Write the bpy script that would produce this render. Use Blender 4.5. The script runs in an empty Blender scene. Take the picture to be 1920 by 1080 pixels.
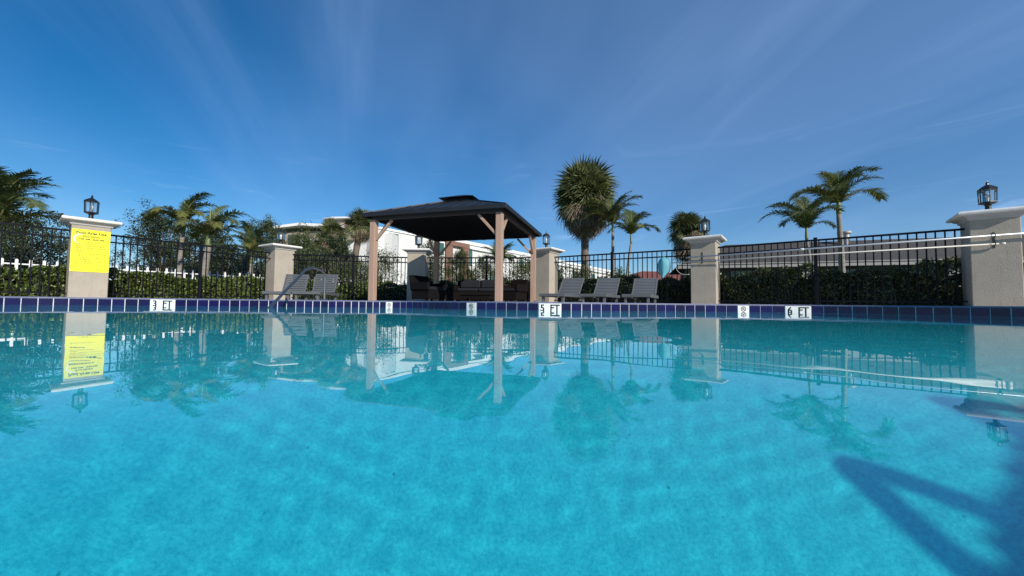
import bpy, bmesh, math, random
import numpy as np
from mathutils import Vector, Matrix

S = bpy.context.scene
COL = S.collection
R = math.radians
rnd = random.Random(7)

# ------------------------------------------------------------------ camera
cam_data = bpy.data.cameras.new('camera')
cam = bpy.data.objects.new('camera', cam_data)
COL.objects.link(cam)
S.camera = cam
cam_data.sensor_width = 36
cam_data.lens = 36 * 710 / 1920
cam_data.clip_start = 0.01
cam_data.clip_end = 3000
cam.matrix_world = (Matrix.Translation((0, 0, 0.081)) @
                    Matrix.Rotation(R(90 + 2.42), 4, 'X') @ Matrix.Rotation(R(0.6), 4, 'Z'))

# ------------------------------------------------------------------ sky and sun
SUN_AZ = Vector((0.59, -0.81, 0)).normalized()      # towards the sun, behind the camera's right shoulder
SUN_EL = R(26)
world = bpy.data.worlds.new('World')
S.world = world
world.use_nodes = True
wn = world.node_tree
bg = wn.nodes['Background']
bg.inputs['Strength'].default_value = 0.104
sky = wn.nodes.new('ShaderNodeTexSky')
sky.sky_type = 'NISHITA'
sky.sun_disc = False
sky.sun_elevation = SUN_EL
sky.sun_rotation = math.atan2(SUN_AZ.x, SUN_AZ.y)
sky.altitude = 0
sky.air_density = 1.0
sky.dust_density = 0.0
sky.ozone_density = 4.5
hs = wn.nodes.new('ShaderNodeHueSaturation')
hs.inputs['Saturation'].default_value = 1.32
hs.inputs['Value'].default_value = 1.0
wn.links.new(sky.outputs[0], hs.inputs['Color'])
# thin cirrus: noise on a flat layer high above, stretched along the wind
tc = wn.nodes.new('ShaderNodeTexCoord')
sep = wn.nodes.new('ShaderNodeSeparateXYZ')
wn.links.new(tc.outputs['Generated'], sep.inputs[0])
def wm(op, a, b=None, c=None):
    n = wn.nodes.new('ShaderNodeMath'); n.operation = op
    for i, v in enumerate((a, b, c)):
        if v is None: continue
        if isinstance(v, (int, float)): n.inputs[i].default_value = v
        else: wn.links.new(v, n.inputs[i])
    return n.outputs[0]
zc = wm('MAXIMUM', sep.outputs['Z'], 0.0)
zc = wm('ADD', zc, 0.30)
px_ = wm('DIVIDE', sep.outputs['X'], zc)
py_ = wm('DIVIDE', sep.outputs['Y'], zc)
comb = wn.nodes.new('ShaderNodeCombineXYZ')
wn.links.new(px_, comb.inputs[0]); wn.links.new(py_, comb.inputs[1])
def cirrus(rot, scale, loc, lo, hi, detail=4, dist=0.6):
    mp = wn.nodes.new('ShaderNodeMapping'); mp.vector_type = 'TEXTURE'
    mp.inputs['Rotation'].default_value = (0, 0, rot)
    mp.inputs['Location'].default_value = loc
    mp.inputs['Scale'].default_value = scale
    wn.links.new(comb.outputs[0], mp.inputs[0])
    nz = wn.nodes.new('ShaderNodeTexNoise'); nz.inputs['Scale'].default_value = 1.0
    nz.inputs['Detail'].default_value = detail; nz.inputs['Roughness'].default_value = 0.5
    nz.inputs['Distortion'].default_value = dist
    wn.links.new(mp.outputs[0], nz.inputs['Vector'])
    mr = wn.nodes.new('ShaderNodeMapRange'); mr.interpolation_type = 'SMOOTHSTEP'
    mr.inputs['From Min'].default_value = lo; mr.inputs['From Max'].default_value = hi
    wn.links.new(nz.outputs[0], mr.inputs['Value'])
    return mr.outputs[0]
c1 = cirrus(R(16), (0.42, 2.6, 1), (13.9, 0.0, 0), 0.50, 0.76, 8, 0.8)
c2 = cirrus(R(10), (1.5, 3.4, 1), (4.4, 0.8, 0), 0.32, 0.68, 4, 0.6)
c3 = cirrus(R(20), (1.1, 1.9, 1), (15.3, 1.7, 0), 0.44, 0.66, 2, 0.2)
cm = wm('ADD', wm('MULTIPLY', wm('MULTIPLY', c1, c3), 0.15), wm('MULTIPLY', c2, 0.24))
# small low wisps towards the horizon
lm = wn.nodes.new('ShaderNodeMapping'); lm.inputs['Scale'].default_value = (2.2, 2.2, 15); lm.inputs['Location'].default_value = (1.6, 0.3, 0.0)
wn.links.new(tc.outputs['Generated'], lm.inputs[0])
ln_ = wn.nodes.new('ShaderNodeTexNoise'); ln_.inputs['Scale'].default_value = 1.6; ln_.inputs['Detail'].default_value = 7; ln_.inputs['Roughness'].default_value = 0.6; ln_.inputs['Distortion'].default_value = 0.8
wn.links.new(lm.outputs[0], ln_.inputs['Vector'])
l1 = wn.nodes.new('ShaderNodeMapRange'); l1.interpolation_type = 'SMOOTHSTEP'; l1.inputs['From Min'].default_value = 0.56; l1.inputs['From Max'].default_value = 0.78
wn.links.new(ln_.outputs[0], l1.inputs['Value'])
l2 = wn.nodes.new('ShaderNodeMapRange'); l2.interpolation_type = 'SMOOTHSTEP'; l2.inputs['From Min'].default_value = 0.42; l2.inputs['From Max'].default_value = 0.14
wn.links.new(sep.outputs['Z'], l2.inputs['Value'])
cm = wm('ADD', cm, wm('MULTIPLY', wm('MULTIPLY', l1.outputs[0], l2.outputs[0]), 0.42))
mixc = wn.nodes.new('ShaderNodeMix'); mixc.data_type = 'RGBA'
wn.links.new(cm, mixc.inputs['Factor'])
wn.links.new(hs.outputs[0], mixc.inputs['A'])
mixc.inputs['B'].default_value = (4.2, 6.3, 10.4, 1)
wn.links.new(mixc.outputs['Result'], bg.inputs['Color'])

sun_data = bpy.data.lights.new('sun', 'SUN')
sun_data.energy = 5.0
sun_data.angle = R(0.53)
sun_data.color = (1.0, 0.93, 0.82)
sun_data.cycles.is_caustics_light = True
sun = bpy.data.objects.new('sun', sun_data)
COL.objects.link(sun)
sun.rotation_euler = (SUN_AZ * math.cos(SUN_EL) + Vector((0, 0, math.sin(SUN_EL)))).to_track_quat('Z', 'Y').to_euler()
sun.location = (10, -10, 20)

S.view_settings.view_transform = 'Standard'
S.view_settings.look = 'None'
S.view_settings.gamma = 1
S.view_settings.use_curve_mapping = False
S.view_settings.exposure = 0.0
S.render.engine = 'CYCLES'
S.cycles.use_denoising = True
S.cycles.max_bounces = 10
S.cycles.transparent_max_bounces = 12
S.cycles.transmission_bounces = 8
S.cycles.sample_clamp_indirect = 6

# ------------------------------------------------------------------ materials
def new_mat(name):
    m = bpy.data.materials.new(name); m.use_nodes = True
    return m, m.node_tree, m.node_tree.nodes['Principled BSDF']

def mat(name, col, rough=0.7, var=0.12, vscale=3.0, bump=0.0, bscale=60.0, metal=0.0, spec=0.5, stretch=None, col2=None):
    m, nt, b = new_mat(name)
    L = nt.links
    tcn = nt.nodes.new('ShaderNodeTexCoord')
    mp = nt.nodes.new('ShaderNodeMapping'); L.new(tcn.outputs['Object'], mp.inputs[0])
    if stretch: mp.inputs['Scale'].default_value = stretch
    nz = nt.nodes.new('ShaderNodeTexNoise'); nz.inputs['Scale'].default_value = vscale
    nz.inputs['Detail'].default_value = 6; nz.inputs['Roughness'].default_value = 0.65
    L.new(mp.outputs[0], nz.inputs['Vector'])
    rp = nt.nodes.new('ShaderNodeValToRGB')
    rp.color_ramp.elements[0].position = 0.3; rp.color_ramp.elements[1].position = 0.7
    c2 = col2 or tuple(c * (1 - var) for c in col)
    c1_ = col if col2 else tuple(min(1, c * (1 + var)) for c in col)
    rp.color_ramp.elements[0].color = (*c2, 1); rp.color_ramp.elements[1].color = (*c1_, 1)
    L.new(nz.outputs[0], rp.inputs[0]); L.new(rp.outputs[0], b.inputs['Base Color'])
    b.inputs['Roughness'].default_value = rough; b.inputs['Metallic'].default_value = metal
    b.inputs['Specular IOR Level'].default_value = spec
    if bump:
        n2 = nt.nodes.new('ShaderNodeTexNoise'); n2.inputs['Scale'].default_value = bscale
        n2.inputs['Detail'].default_value = 4
        L.new(mp.outputs[0], n2.inputs['Vector'])
        bp = nt.nodes.new('ShaderNodeBump'); bp.inputs['Strength'].default_value = bump
        bp.inputs['Distance'].default_value = 0.01
        L.new(n2.outputs[0], bp.inputs['Height']); L.new(bp.outputs[0], b.inputs['Normal'])
    return m

def leaf_mat(name, dark, light, tip=None, rough=0.45, trans=0.3, spec=0.5):
    """per-leaf colour from the 'shade' attribute, some light passing through the blade"""
    m, nt, b = new_mat(name); L = nt.links
    at = nt.nodes.new('ShaderNodeAttribute'); at.attribute_name = 'shade'
    oi = nt.nodes.new('ShaderNodeObjectInfo')
    ad = nt.nodes.new('ShaderNodeMath'); ad.operation = 'MULTIPLY_ADD'
    L.new(oi.outputs['Random'], ad.inputs[0]); ad.inputs[1].default_value = 0.25
    L.new(at.outputs['Fac'], ad.inputs[2])
    rp = nt.nodes.new('ShaderNodeValToRGB')
    rp.color_ramp.elements[0].color = (*dark, 1); rp.color_ramp.elements[0].position = 0.1
    rp.color_ramp.elements[1].color = (*light, 1); rp.color_ramp.elements[1].position = 0.85
    if tip:
        e = rp.color_ramp.elements.new(1.0); e.color = (*tip, 1)
    L.new(ad.outputs[0], rp.inputs[0]); L.new(rp.outputs[0], b.inputs['Base Color'])
    b.inputs['Roughness'].default_value = rough
    b.inputs['Specular IOR Level'].default_value = spec
    tr = nt.nodes.new('ShaderNodeBsdfTranslucent'); L.new(rp.outputs[0], tr.inputs[0])
    mx = nt.nodes.new('ShaderNodeMixShader'); mx.inputs[0].default_value = trans
    L.new(b.outputs[0], mx.inputs[1]); L.new(tr.outputs[0], mx.inputs[2])
    L.new(mx.outputs[0], nt.nodes['Material Output'].inputs[0])
    return m

M = {}
M['stucco'] = mat('stucco', (0.43, 0.385, 0.32), 0.92, 0.0, 1.6, 0.7, 55, spec=0.15, col2=(0.355, 0.32, 0.265))
def weather(m):
    nt = m.node_tree; L = nt.links; b = nt.nodes['Principled BSDF']
    src = b.inputs['Base Color'].links[0].from_socket
    tcn = nt.nodes.new('ShaderNodeTexCoord')
    def noise(sc, stretch, lo, hi, det=5):
        mp = nt.nodes.new('ShaderNodeMapping'); mp.inputs['Scale'].default_value = stretch; L.new(tcn.outputs['Object'], mp.inputs[0])
        n = nt.nodes.new('ShaderNodeTexNoise'); n.inputs['Scale'].default_value = sc; n.inputs['Detail'].default_value = det; n.inputs['Roughness'].default_value = 0.7
        L.new(mp.outputs[0], n.inputs['Vector'])
        r_ = nt.nodes.new('ShaderNodeMapRange'); r_.inputs['From Min'].default_value = lo; r_.inputs['From Max'].default_value = hi
        L.new(n.outputs[0], r_.inputs['Value']); return r_.outputs[0]
    streak = noise(3.0, (4, 4, 0.5), 0.52, 0.75)
    blot = noise(2.2, (1, 1, 1.4), 0.50, 0.70)
    mx = nt.nodes.new('ShaderNodeMix'); mx.data_type = 'RGBA'; mx.blend_type = 'MULTIPLY'
    sc = nt.nodes.new('ShaderNodeMath'); sc.operation = 'MULTIPLY_ADD'; L.new(streak, sc.inputs[0]); sc.inputs[1].default_value = 0.5
    s2 = nt.nodes.new('ShaderNodeMath'); s2.operation = 'MULTIPLY'; L.new(blot, s2.inputs[0]); s2.inputs[1].default_value = 0.4
    L.new(s2.outputs[0], sc.inputs[2]); L.new(sc.outputs[0], mx.inputs['Factor'])
    L.new(src, mx.inputs['A']); mx.inputs['B'].default_value = (0.72, 0.70, 0.66, 1)
    L.new(mx.outputs['Result'], b.inputs['Base Color'])
weather(M['stucco'])
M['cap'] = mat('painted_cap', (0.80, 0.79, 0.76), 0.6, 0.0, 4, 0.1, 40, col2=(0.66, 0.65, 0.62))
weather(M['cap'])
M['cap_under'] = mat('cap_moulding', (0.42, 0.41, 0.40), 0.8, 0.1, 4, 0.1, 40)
M['iron'] = mat('black_iron', (0.004, 0.005, 0.009), 0.5, 0.2, 5, 0.0, spec=0.15)
M['lamp_black'] = mat('lamp_black', (0.012, 0.013, 0.016), 0.4, 0.2, 8)
M['bulb'] = mat('frosted_bulb', (0.85, 0.87, 0.88), 0.25, 0.03, 8)
M['tile'] = mat('cobalt_tile', (0.008, 0.007, 0.066), 0.16, 0.0, 2.2, 0.06, 14, spec=0.4, col2=(0.006, 0.005, 0.046))
M['grout'] = mat('pale_grout', (0.66, 0.68, 0.72), 0.85, 0.15, 10)
M['white_tile'] = mat('white_tile', (0.80, 0.79, 0.75), 0.2, 0.03, 6)
M['ink'] = mat('black_ink', (0.012, 0.012, 0.014), 0.35, 0.1, 40)
M['red_ink'] = mat('maroon_ink', (0.09, 0.02, 0.02), 0.4, 0.1, 40)
M['deck'] = mat('deck_concrete', (0.50, 0.47, 0.42), 0.85, 0.1, 2, 0.3, 80)
M['coping'] = mat('coping_edge', (0.15, 0.155, 0.26), 0.5, 0.12, 6)
M['grass'] = mat('lawn', (0.07, 0.11, 0.03), 0.9, 0.3, 0.8, 0.5, 30)
M['post_wood'] = mat('cedar_stain', (0.42, 0.29, 0.225), 0.7, 0.0, 2.2, 0.25, 30, stretch=(6, 6, 0.5), spec=0.25, col2=(0.34, 0.225, 0.17))
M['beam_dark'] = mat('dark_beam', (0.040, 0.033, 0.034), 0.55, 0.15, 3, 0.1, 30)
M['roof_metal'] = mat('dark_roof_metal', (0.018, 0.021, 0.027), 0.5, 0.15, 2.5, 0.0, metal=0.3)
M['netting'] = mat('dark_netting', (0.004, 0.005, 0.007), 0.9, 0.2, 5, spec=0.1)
M['slat'] = mat('grey_slat', (0.09, 0.10, 0.11), 0.5, 0.15, 3, 0.15, 50, stretch=(1, 8, 8))
M['slat_light'] = mat('sunbleached_slat', (0.13, 0.14, 0.15), 0.5, 0.15, 3, 0.15, 50, stretch=(1, 8, 8))
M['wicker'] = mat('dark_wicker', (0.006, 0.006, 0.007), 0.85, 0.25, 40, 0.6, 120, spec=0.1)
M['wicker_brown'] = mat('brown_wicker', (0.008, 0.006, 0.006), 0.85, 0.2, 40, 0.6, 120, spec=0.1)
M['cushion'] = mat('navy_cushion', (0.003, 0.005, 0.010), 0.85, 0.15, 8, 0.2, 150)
M['steel'] = mat('brushed_steel', (0.22, 0.24, 0.26), 0.35, 0.06, 8, metal=0.9)
M['alu'] = mat('aluminium_pole', (0.62, 0.66, 0.70), 0.35, 0.06, 8, metal=0.35)
M['rope_white'] = mat('white_fibreglass_pole', (0.66, 0.64, 0.58), 0.45, 0.08, 8)
M['hook'] = mat('hook_metal', (0.05, 0.055, 0.05), 0.5, 0.2, 8)
M['yellow'] = mat('yellow_panel', (0.84, 0.78, 0.015), 0.45, 0.03, 2)
M['sign_white'] = mat('sign_white_print', (0.85, 0.86, 0.80), 0.5, 0.02, 2)
M['sign_ink'] = mat('sign_ink', (0.10, 0.10, 0.02), 0.5, 0.05, 2)
M['picket'] = mat('white_picket_paint', (0.80, 0.80, 0.80), 0.5, 0.05, 3)
M['white_wall'] = mat('white_stucco_wall', (0.66, 0.66, 0.65), 0.85, 0.03, 0.5, 0.2, 20)
M['white_trim'] = mat('white_roof_trim', (0.82, 0.82, 0.82), 0.7, 0.03, 0.5)
M['tan_wall'] = mat('tan_wall', (0.40, 0.33, 0.28), 0.85, 0.05, 0.5)
M['brown_col'] = mat('terracotta_column', (0.22, 0.115, 0.085), 0.8, 0.08, 0.7)
M['grey_recess'] = mat('grey_green_recess', (0.075, 0.090, 0.085), 0.7, 0.15, 2)
M['shingle'] = mat('grey_shingle', (0.065, 0.062, 0.060), 0.9, 0.25, 3.5, 0.5, 12, stretch=(1, 1, 4))
M['red_roof'] = mat('red_clay_roof', (0.20, 0.065, 0.045), 0.85, 0.2, 3)
M['dark_wall'] = mat('house_wall', (0.085, 0.083, 0.080), 0.85, 0.08, 1)
M['fascia'] = mat('grey_fascia', (0.27, 0.27, 0.27), 0.7, 0.05, 1)
M['galv'] = mat('galvanised_vent', (0.50, 0.46, 0.43), 0.5, 0.1, 5, metal=0.3)
M['bark_palm'] = mat('palm_bark', (0.30, 0.27, 0.23), 0.9, 0.0, 3, 0.6, 12, stretch=(1, 1, 7), col2=(0.15, 0.13, 0.11))
M['bark_dark'] = mat('grey_brown_bark', (0.16, 0.125, 0.10), 0.95, 0.3, 6, 0.8, 20, stretch=(3, 3, 1))
M['shaft'] = mat('green_crownshaft', (0.16, 0.20, 0.075), 0.5, 0.2, 3)
M['cyan_net'] = None

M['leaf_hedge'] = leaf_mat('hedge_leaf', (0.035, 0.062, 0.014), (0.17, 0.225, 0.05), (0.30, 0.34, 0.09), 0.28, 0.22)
M['leaf_hedge_shaded'] = leaf_mat('shaded_hedge_leaf', (0.020, 0.034, 0.011), (0.085, 0.115, 0.032), (0.18, 0.21, 0.07), 0.30, 0.15)  # darker copy of the hedge leaf for shaded hedges, shade put into the colour
M['leaf_palm'] = leaf_mat('palm_leaflet', (0.050, 0.075, 0.028), (0.15, 0.185, 0.065), (0.28, 0.24, 0.11), 0.38, 0.25)
M['leaf_palm_y'] = leaf_mat('yellowing_palm_leaflet', (0.10, 0.125, 0.03), (0.22, 0.22, 0.06), (0.30, 0.24, 0.11), 0.4, 0.3)
M['leaf_fan'] = leaf_mat('fan_leaf_green', (0.050, 0.068, 0.026), (0.17, 0.195, 0.075), (0.30, 0.28, 0.12), 0.45, 0.2)
M['leaf_dead'] = leaf_mat('dead_fan_leaf', (0.12, 0.088, 0.060), (0.32, 0.24, 0.16), (0.42, 0.33, 0.22), 0.8, 0.1)
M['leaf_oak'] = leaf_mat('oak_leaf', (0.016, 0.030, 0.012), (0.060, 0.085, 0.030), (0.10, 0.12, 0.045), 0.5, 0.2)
M['leaf_shrub'] = leaf_mat('shrub_leaf', (0.030, 0.050, 0.018), (0.11, 0.14, 0.045), (0.18, 0.20, 0.07), 0.45, 0.3)

def glass_pane_mat():
    m, nt, b = new_mat('lantern_glass')
    nt.nodes.remove(b); L = nt.links
    t = nt.nodes.new('ShaderNodeBsdfTransparent'); t.inputs[0].default_value = (0.94, 0.97, 0.97, 1)
    g = nt.nodes.new('ShaderNodeBsdfGlossy'); g.inputs['Roughness'].default_value = 0.03
    d = nt.nodes.new('ShaderNodeBsdfDiffuse'); d.inputs[0].default_value = (0.6, 0.65, 0.65, 1)
    fr = nt.nodes.new('ShaderNodeFresnel'); fr.inputs[0].default_value = 1.45
    m1 = nt.nodes.new('ShaderNodeMixShader'); m1.inputs[0].default_value = 0.06
    L.new(t.outputs[0], m1.inputs[1]); L.new(d.outputs[0], m1.inputs[2])
    m2 = nt.nodes.new('ShaderNodeMixShader'); L.new(fr.outputs[0], m2.inputs[0])
    L.new(m1.outputs[0], m2.inputs[1]); L.new(g.outputs[0], m2.inputs[2])
    L.new(m2.outputs[0], nt.nodes['Material Output'].inputs[0])
    return m
M['pane'] = glass_pane_mat()

def window_mat():
    m, nt, b = new_mat('green_window_glass')
    b.inputs['Base Color'].default_value = (0.045, 0.12, 0.11, 1)
    b.inputs['Roughness'].default_value = 0.08
    return m
M['window'] = window_mat()

def net_mat():
    m, nt, b = new_mat('cyan_mesh_net'); L = nt.links
    b.inputs['Base Color'].default_value = (0.22, 0.62, 0.72, 1); b.inputs['Roughness'].default_value = 0.6
    t = nt.nodes.new('ShaderNodeBsdfTranslucent'); t.inputs[0].default_value = (0.12, 0.55, 0.66, 1)
    mx = nt.nodes.new('ShaderNodeMixShader'); mx.inputs[0].default_value = 0.45
    L.new(b.outputs[0], mx.inputs[1]); L.new(t.outputs[0], mx.inputs[2])
    L.new(mx.outputs[0], nt.nodes['Material Output'].inputs[0])
    return m
M['cyan_net'] = net_mat()

def plaster_mat():
    m, nt, b = new_mat('aqua_pool_plaster'); L = nt.links
    tcn = nt.nodes.new('ShaderNodeTexCoord')
    nz = nt.nodes.new('ShaderNodeTexNoise'); nz.inputs['Scale'].default_value = 75; nz.inputs['Detail'].default_value = 8
    nz.inputs['Roughness'].default_value = 0.75
    L.new(tcn.outputs['Object'], nz.inputs['Vector'])
    rp = nt.nodes.new('ShaderNodeValToRGB')
    rp.color_ramp.elements[0].position = 0.34; rp.color_ramp.elements[1].position = 0.62
    rp.color_ramp.elements[0].color = (0.018, 0.58, 0.70, 1); rp.color_ramp.elements[1].color = (0.050, 0.83, 0.91, 1)
    L.new(nz.outputs[0], rp.inputs[0])
    # sparse dark grit
    n3 = nt.nodes.new('ShaderNodeTexNoise'); n3.inputs['Scale'].default_value = 24; n3.inputs['Detail'].default_value = 2
    L.new(tcn.outputs['Object'], n3.inputs['Vector'])
    gr = nt.nodes.new('ShaderNodeMapRange'); gr.inputs['From Min'].default_value = 0.735; gr.inputs['From Max'].default_value = 0.78
    L.new(n3.outputs[0], gr.inputs['Value'])
    mx = nt.nodes.new('ShaderNodeMix'); mx.data_type = 'RGBA'
    L.new(gr.outputs[0], mx.inputs['Factor']); L.new(rp.outputs[0], mx.inputs['A'])
    mx.inputs['B'].default_value = (0.01, 0.36, 0.42, 1)
    L.new(mx.outputs['Result'], b.inputs['Base Color'])
    b.inputs['Roughness'].default_value = 1.0; b.inputs['Specular IOR Level'].default_value = 0.0
    n2 = nt.nodes.new('ShaderNodeTexNoise'); n2.inputs['Scale'].default_value = 45; n2.inputs['Detail'].default_value = 5
    L.new(tcn.outputs['Object'], n2.inputs['Vector'])
    bp = nt.nodes.new('ShaderNodeBump'); bp.inputs['Strength'].default_value = 0.6; bp.inputs['Distance'].default_value = 0.01
    L.new(n2.outputs[0], bp.inputs['Height']); L.new(bp.outputs[0], b.inputs['Normal'])
    return m
M['plaster'] = plaster_mat()

def water_mat():
    m, nt, b = new_mat('pool_water'); nt.nodes.remove(b); L = nt.links
    g = nt.nodes.new('ShaderNodeBsdfGlass'); g.inputs['IOR'].default_value = 1.33; g.inputs['Roughness'].default_value = 0
    L.new(g.outputs[0], nt.nodes['Material Output'].inputs[0])
    return m
M['water'] = water_mat()

# ------------------------------------------------------------------ object helpers
def tag(o, label=None, cat=None, group=None, kind=None):
    if label: o['label'] = label
    if cat: o['category'] = cat
    if group: o['group'] = group
    if kind: o['kind'] = kind
    return o

def empty(name, loc=(0, 0, 0), rz=0.0, label=None, cat=None, group=None):
    o = bpy.data.objects.new(name, None); COL.objects.link(o)
    o.location = loc; o.rotation_euler = (0, 0, rz); o.empty_display_size = 0.2
    return tag(o, label, cat, group)

class MB:
    """collects shapes and links them as ONE mesh object"""
    def __init__(s): s.v = []; s.f = []; s.sh = []
    def add(s, vs, fs, shade=None):
        b = len(s.v); s.v.extend([tuple(p) for p in vs]); s.f.extend([tuple(i + b for i in f) for f in fs])
        s.sh.extend([0.5 if shade is None else shade] * len(fs))
    def box(s, x0, x1, y0, y1, z0, z1, mtx=None, bev=0.0):
        if bev > 0:
            bm = bmesh.new(); bmesh.ops.create_cube(bm, size=1)
            for v in bm.verts:
                v.co = Vector(((x0 + x1) / 2 + v.co.x * (x1 - x0), (y0 + y1) / 2 + v.co.y * (y1 - y0), (z0 + z1) / 2 + v.co.z * (z1 - z0)))
            bmesh.ops.bevel(bm, geom=bm.edges[:], offset=bev, segments=1, affect='EDGES')
            bm.verts.index_update()
            vs = [v.co.copy() for v in bm.verts]; fs = [[v.index for v in f.verts] for f in bm.faces]; bm.free()
        else:
            vs = [Vector((x, y, z)) for z in (z0, z1) for y in (y0, y1) for x in (x0, x1)]
            fs = [(0, 2, 3, 1), (4, 5, 7, 6), (0, 1, 5, 4), (2, 6, 7, 3), (0, 4, 6, 2), (1, 3, 7, 5)]
        if mtx: vs = [mtx @ p for p in vs]
        s.add(vs, fs)
    def beam(s, p, q, w, h, up=(0, 0, 1), bev=0.0):
        p, q = Vector(p), Vector(q); d = q - p; L = d.length; d.normalize()
        u = Vector(up)
        if abs(d.dot(u)) > 0.99: u = Vector((0, 1, 0))
        side = u.cross(d).normalized(); u2 = d.cross(side)
        m = Matrix(((d.x, side.x, u2.x, p.x), (d.y, side.y, u2.y, p.y), (d.z, side.z, u2.z, p.z), (0, 0, 0, 1)))
        s.box(0, L, -w / 2, w / 2, -h / 2, h / 2, m, bev)
    def tube(s, pts, rad, n=8, cap=True):
        pts = [Vector(p) for p in pts]; rads = rad if isinstance(rad, (list, tuple)) else [rad] * len(pts)
        rings = []; ref = None
        for i, p in enumerate(pts):
            a = pts[max(0, i - 1)]; b = pts[min(len(pts) - 1, i + 1)]; d = (b - a).normalized()
            if ref is None: ref = Vector((0, 0, 1)) if abs(d.z) < 0.9 else Vector((1, 0, 0))
            x = ref.cross(d)
            x = x.normalized() if x.length > 1e-4 else Vector((0, 1, 0)).cross(d).normalized()
            y = d.cross(x); ref = y.copy() if False else ref
            rings.append([p + (x * math.cos(t) + y * math.sin(t)) * rads[i] for t in [2 * math.pi * k / n for k in range(n)]])
        vs = [v for r_ in rings for v in r_]; fs = []
        for i in range(len(pts) - 1):
            for k in range(n):
                a = i * n + k; b = i * n + (k + 1) % n
                fs.append((a, b, b + n, a + n))
        if cap: fs.append(tuple(range(n))[::-1]); fs.append(tuple((len(pts) - 1) * n + k for k in range(n)))
        s.add(vs, fs)
    def lathe(s, prof, n=12, c=(0, 0), cap=True):
        vs = []; fs = []
        for r_, z in prof:
            for k in range(n):
                t = 2 * math.pi * k / n; vs.append((c[0] + r_ * math.cos(t), c[1] + r_ * math.sin(t), z))
        for i in range(len(prof) - 1):
            for k in range(n):
                a = i * n + k; b = i * n + (k + 1) % n; fs.append((a, b, b + n, a + n))
        if cap: fs.append(tuple(range(n))[::-1]); fs.append(tuple((len(prof) - 1) * n + k for k in range(n)))
        s.add(vs, fs)
    def mesh(s, name, m, smooth=False):
        me = bpy.data.meshes.new(name); me.from_pydata(s.v, [], s.f); me.materials.append(m)
        if smooth: me.polygons.foreach_set('use_smooth', [True] * len(me.polygons))
        if any(x != 0.5 for x in s.sh):
            a = me.attributes.new('shade', 'FLOAT', 'FACE'); a.data.foreach_set('value', s.sh)
        me.validate(); me.update()
        return me
    def build(s, name, m, parent=None, smooth=False):
        return link(name, s.mesh(name, m, smooth), parent)

def link(name, me, parent=None, loc=None, rot=None, scale=None):
    o = bpy.data.objects.new(name, me); COL.objects.link(o)
    if parent: o.parent = parent
    if loc is not None: o.location = loc
    if rot is not None: o.rotation_euler = rot
    if scale is not None: o.scale = scale if hasattr(scale, '__len__') else (scale,) * 3
    return o

def smooth_by_angle(o, deg=35):
    me = o.data
    me.polygons.foreach_set('use_smooth', [True] * len(me.polygons))
    bm = bmesh.new(); bm.from_mesh(me)
    for e in bm.edges:
        if len(e.link_faces) == 2 and e.calc_face_angle(0) > R(deg): e.smooth = False
    bm.to_mesh(me); bm.free()
    return o

def copy_tree(o, parent=None):
    c = o.copy(); COL.objects.link(c); c.parent = parent
    for ch in list(o.children): copy_tree(ch, c)
    return c

def text_mesh(s, size, m, bold=0.0, align='CENTER', extrude=0.001, spacing=1.0):
    cu = bpy.data.curves.new('lettering', 'FONT'); cu.body = s; cu.size = size; cu.align_x = align; cu.align_y = 'CENTER'
    cu.extrude = extrude; cu.offset = bold; cu.resolution_u = 3; cu.space_character = spacing
    o = bpy.data.objects.new('lettering_source', cu); COL.objects.link(o)
    bpy.context.view_layer.update()
    me = bpy.data.meshes.new_from_object(o.evaluated_get(bpy.context.evaluated_depsgraph_get()))
    me.name = 'lettering'; me.materials.clear(); me.materials.append(m)
    bpy.data.objects.remove(o); bpy.data.curves.remove(cu)
    return me

# ------------------------------------------------------------------ the setting
DZ = 0.11      # deck height above the water
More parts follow.
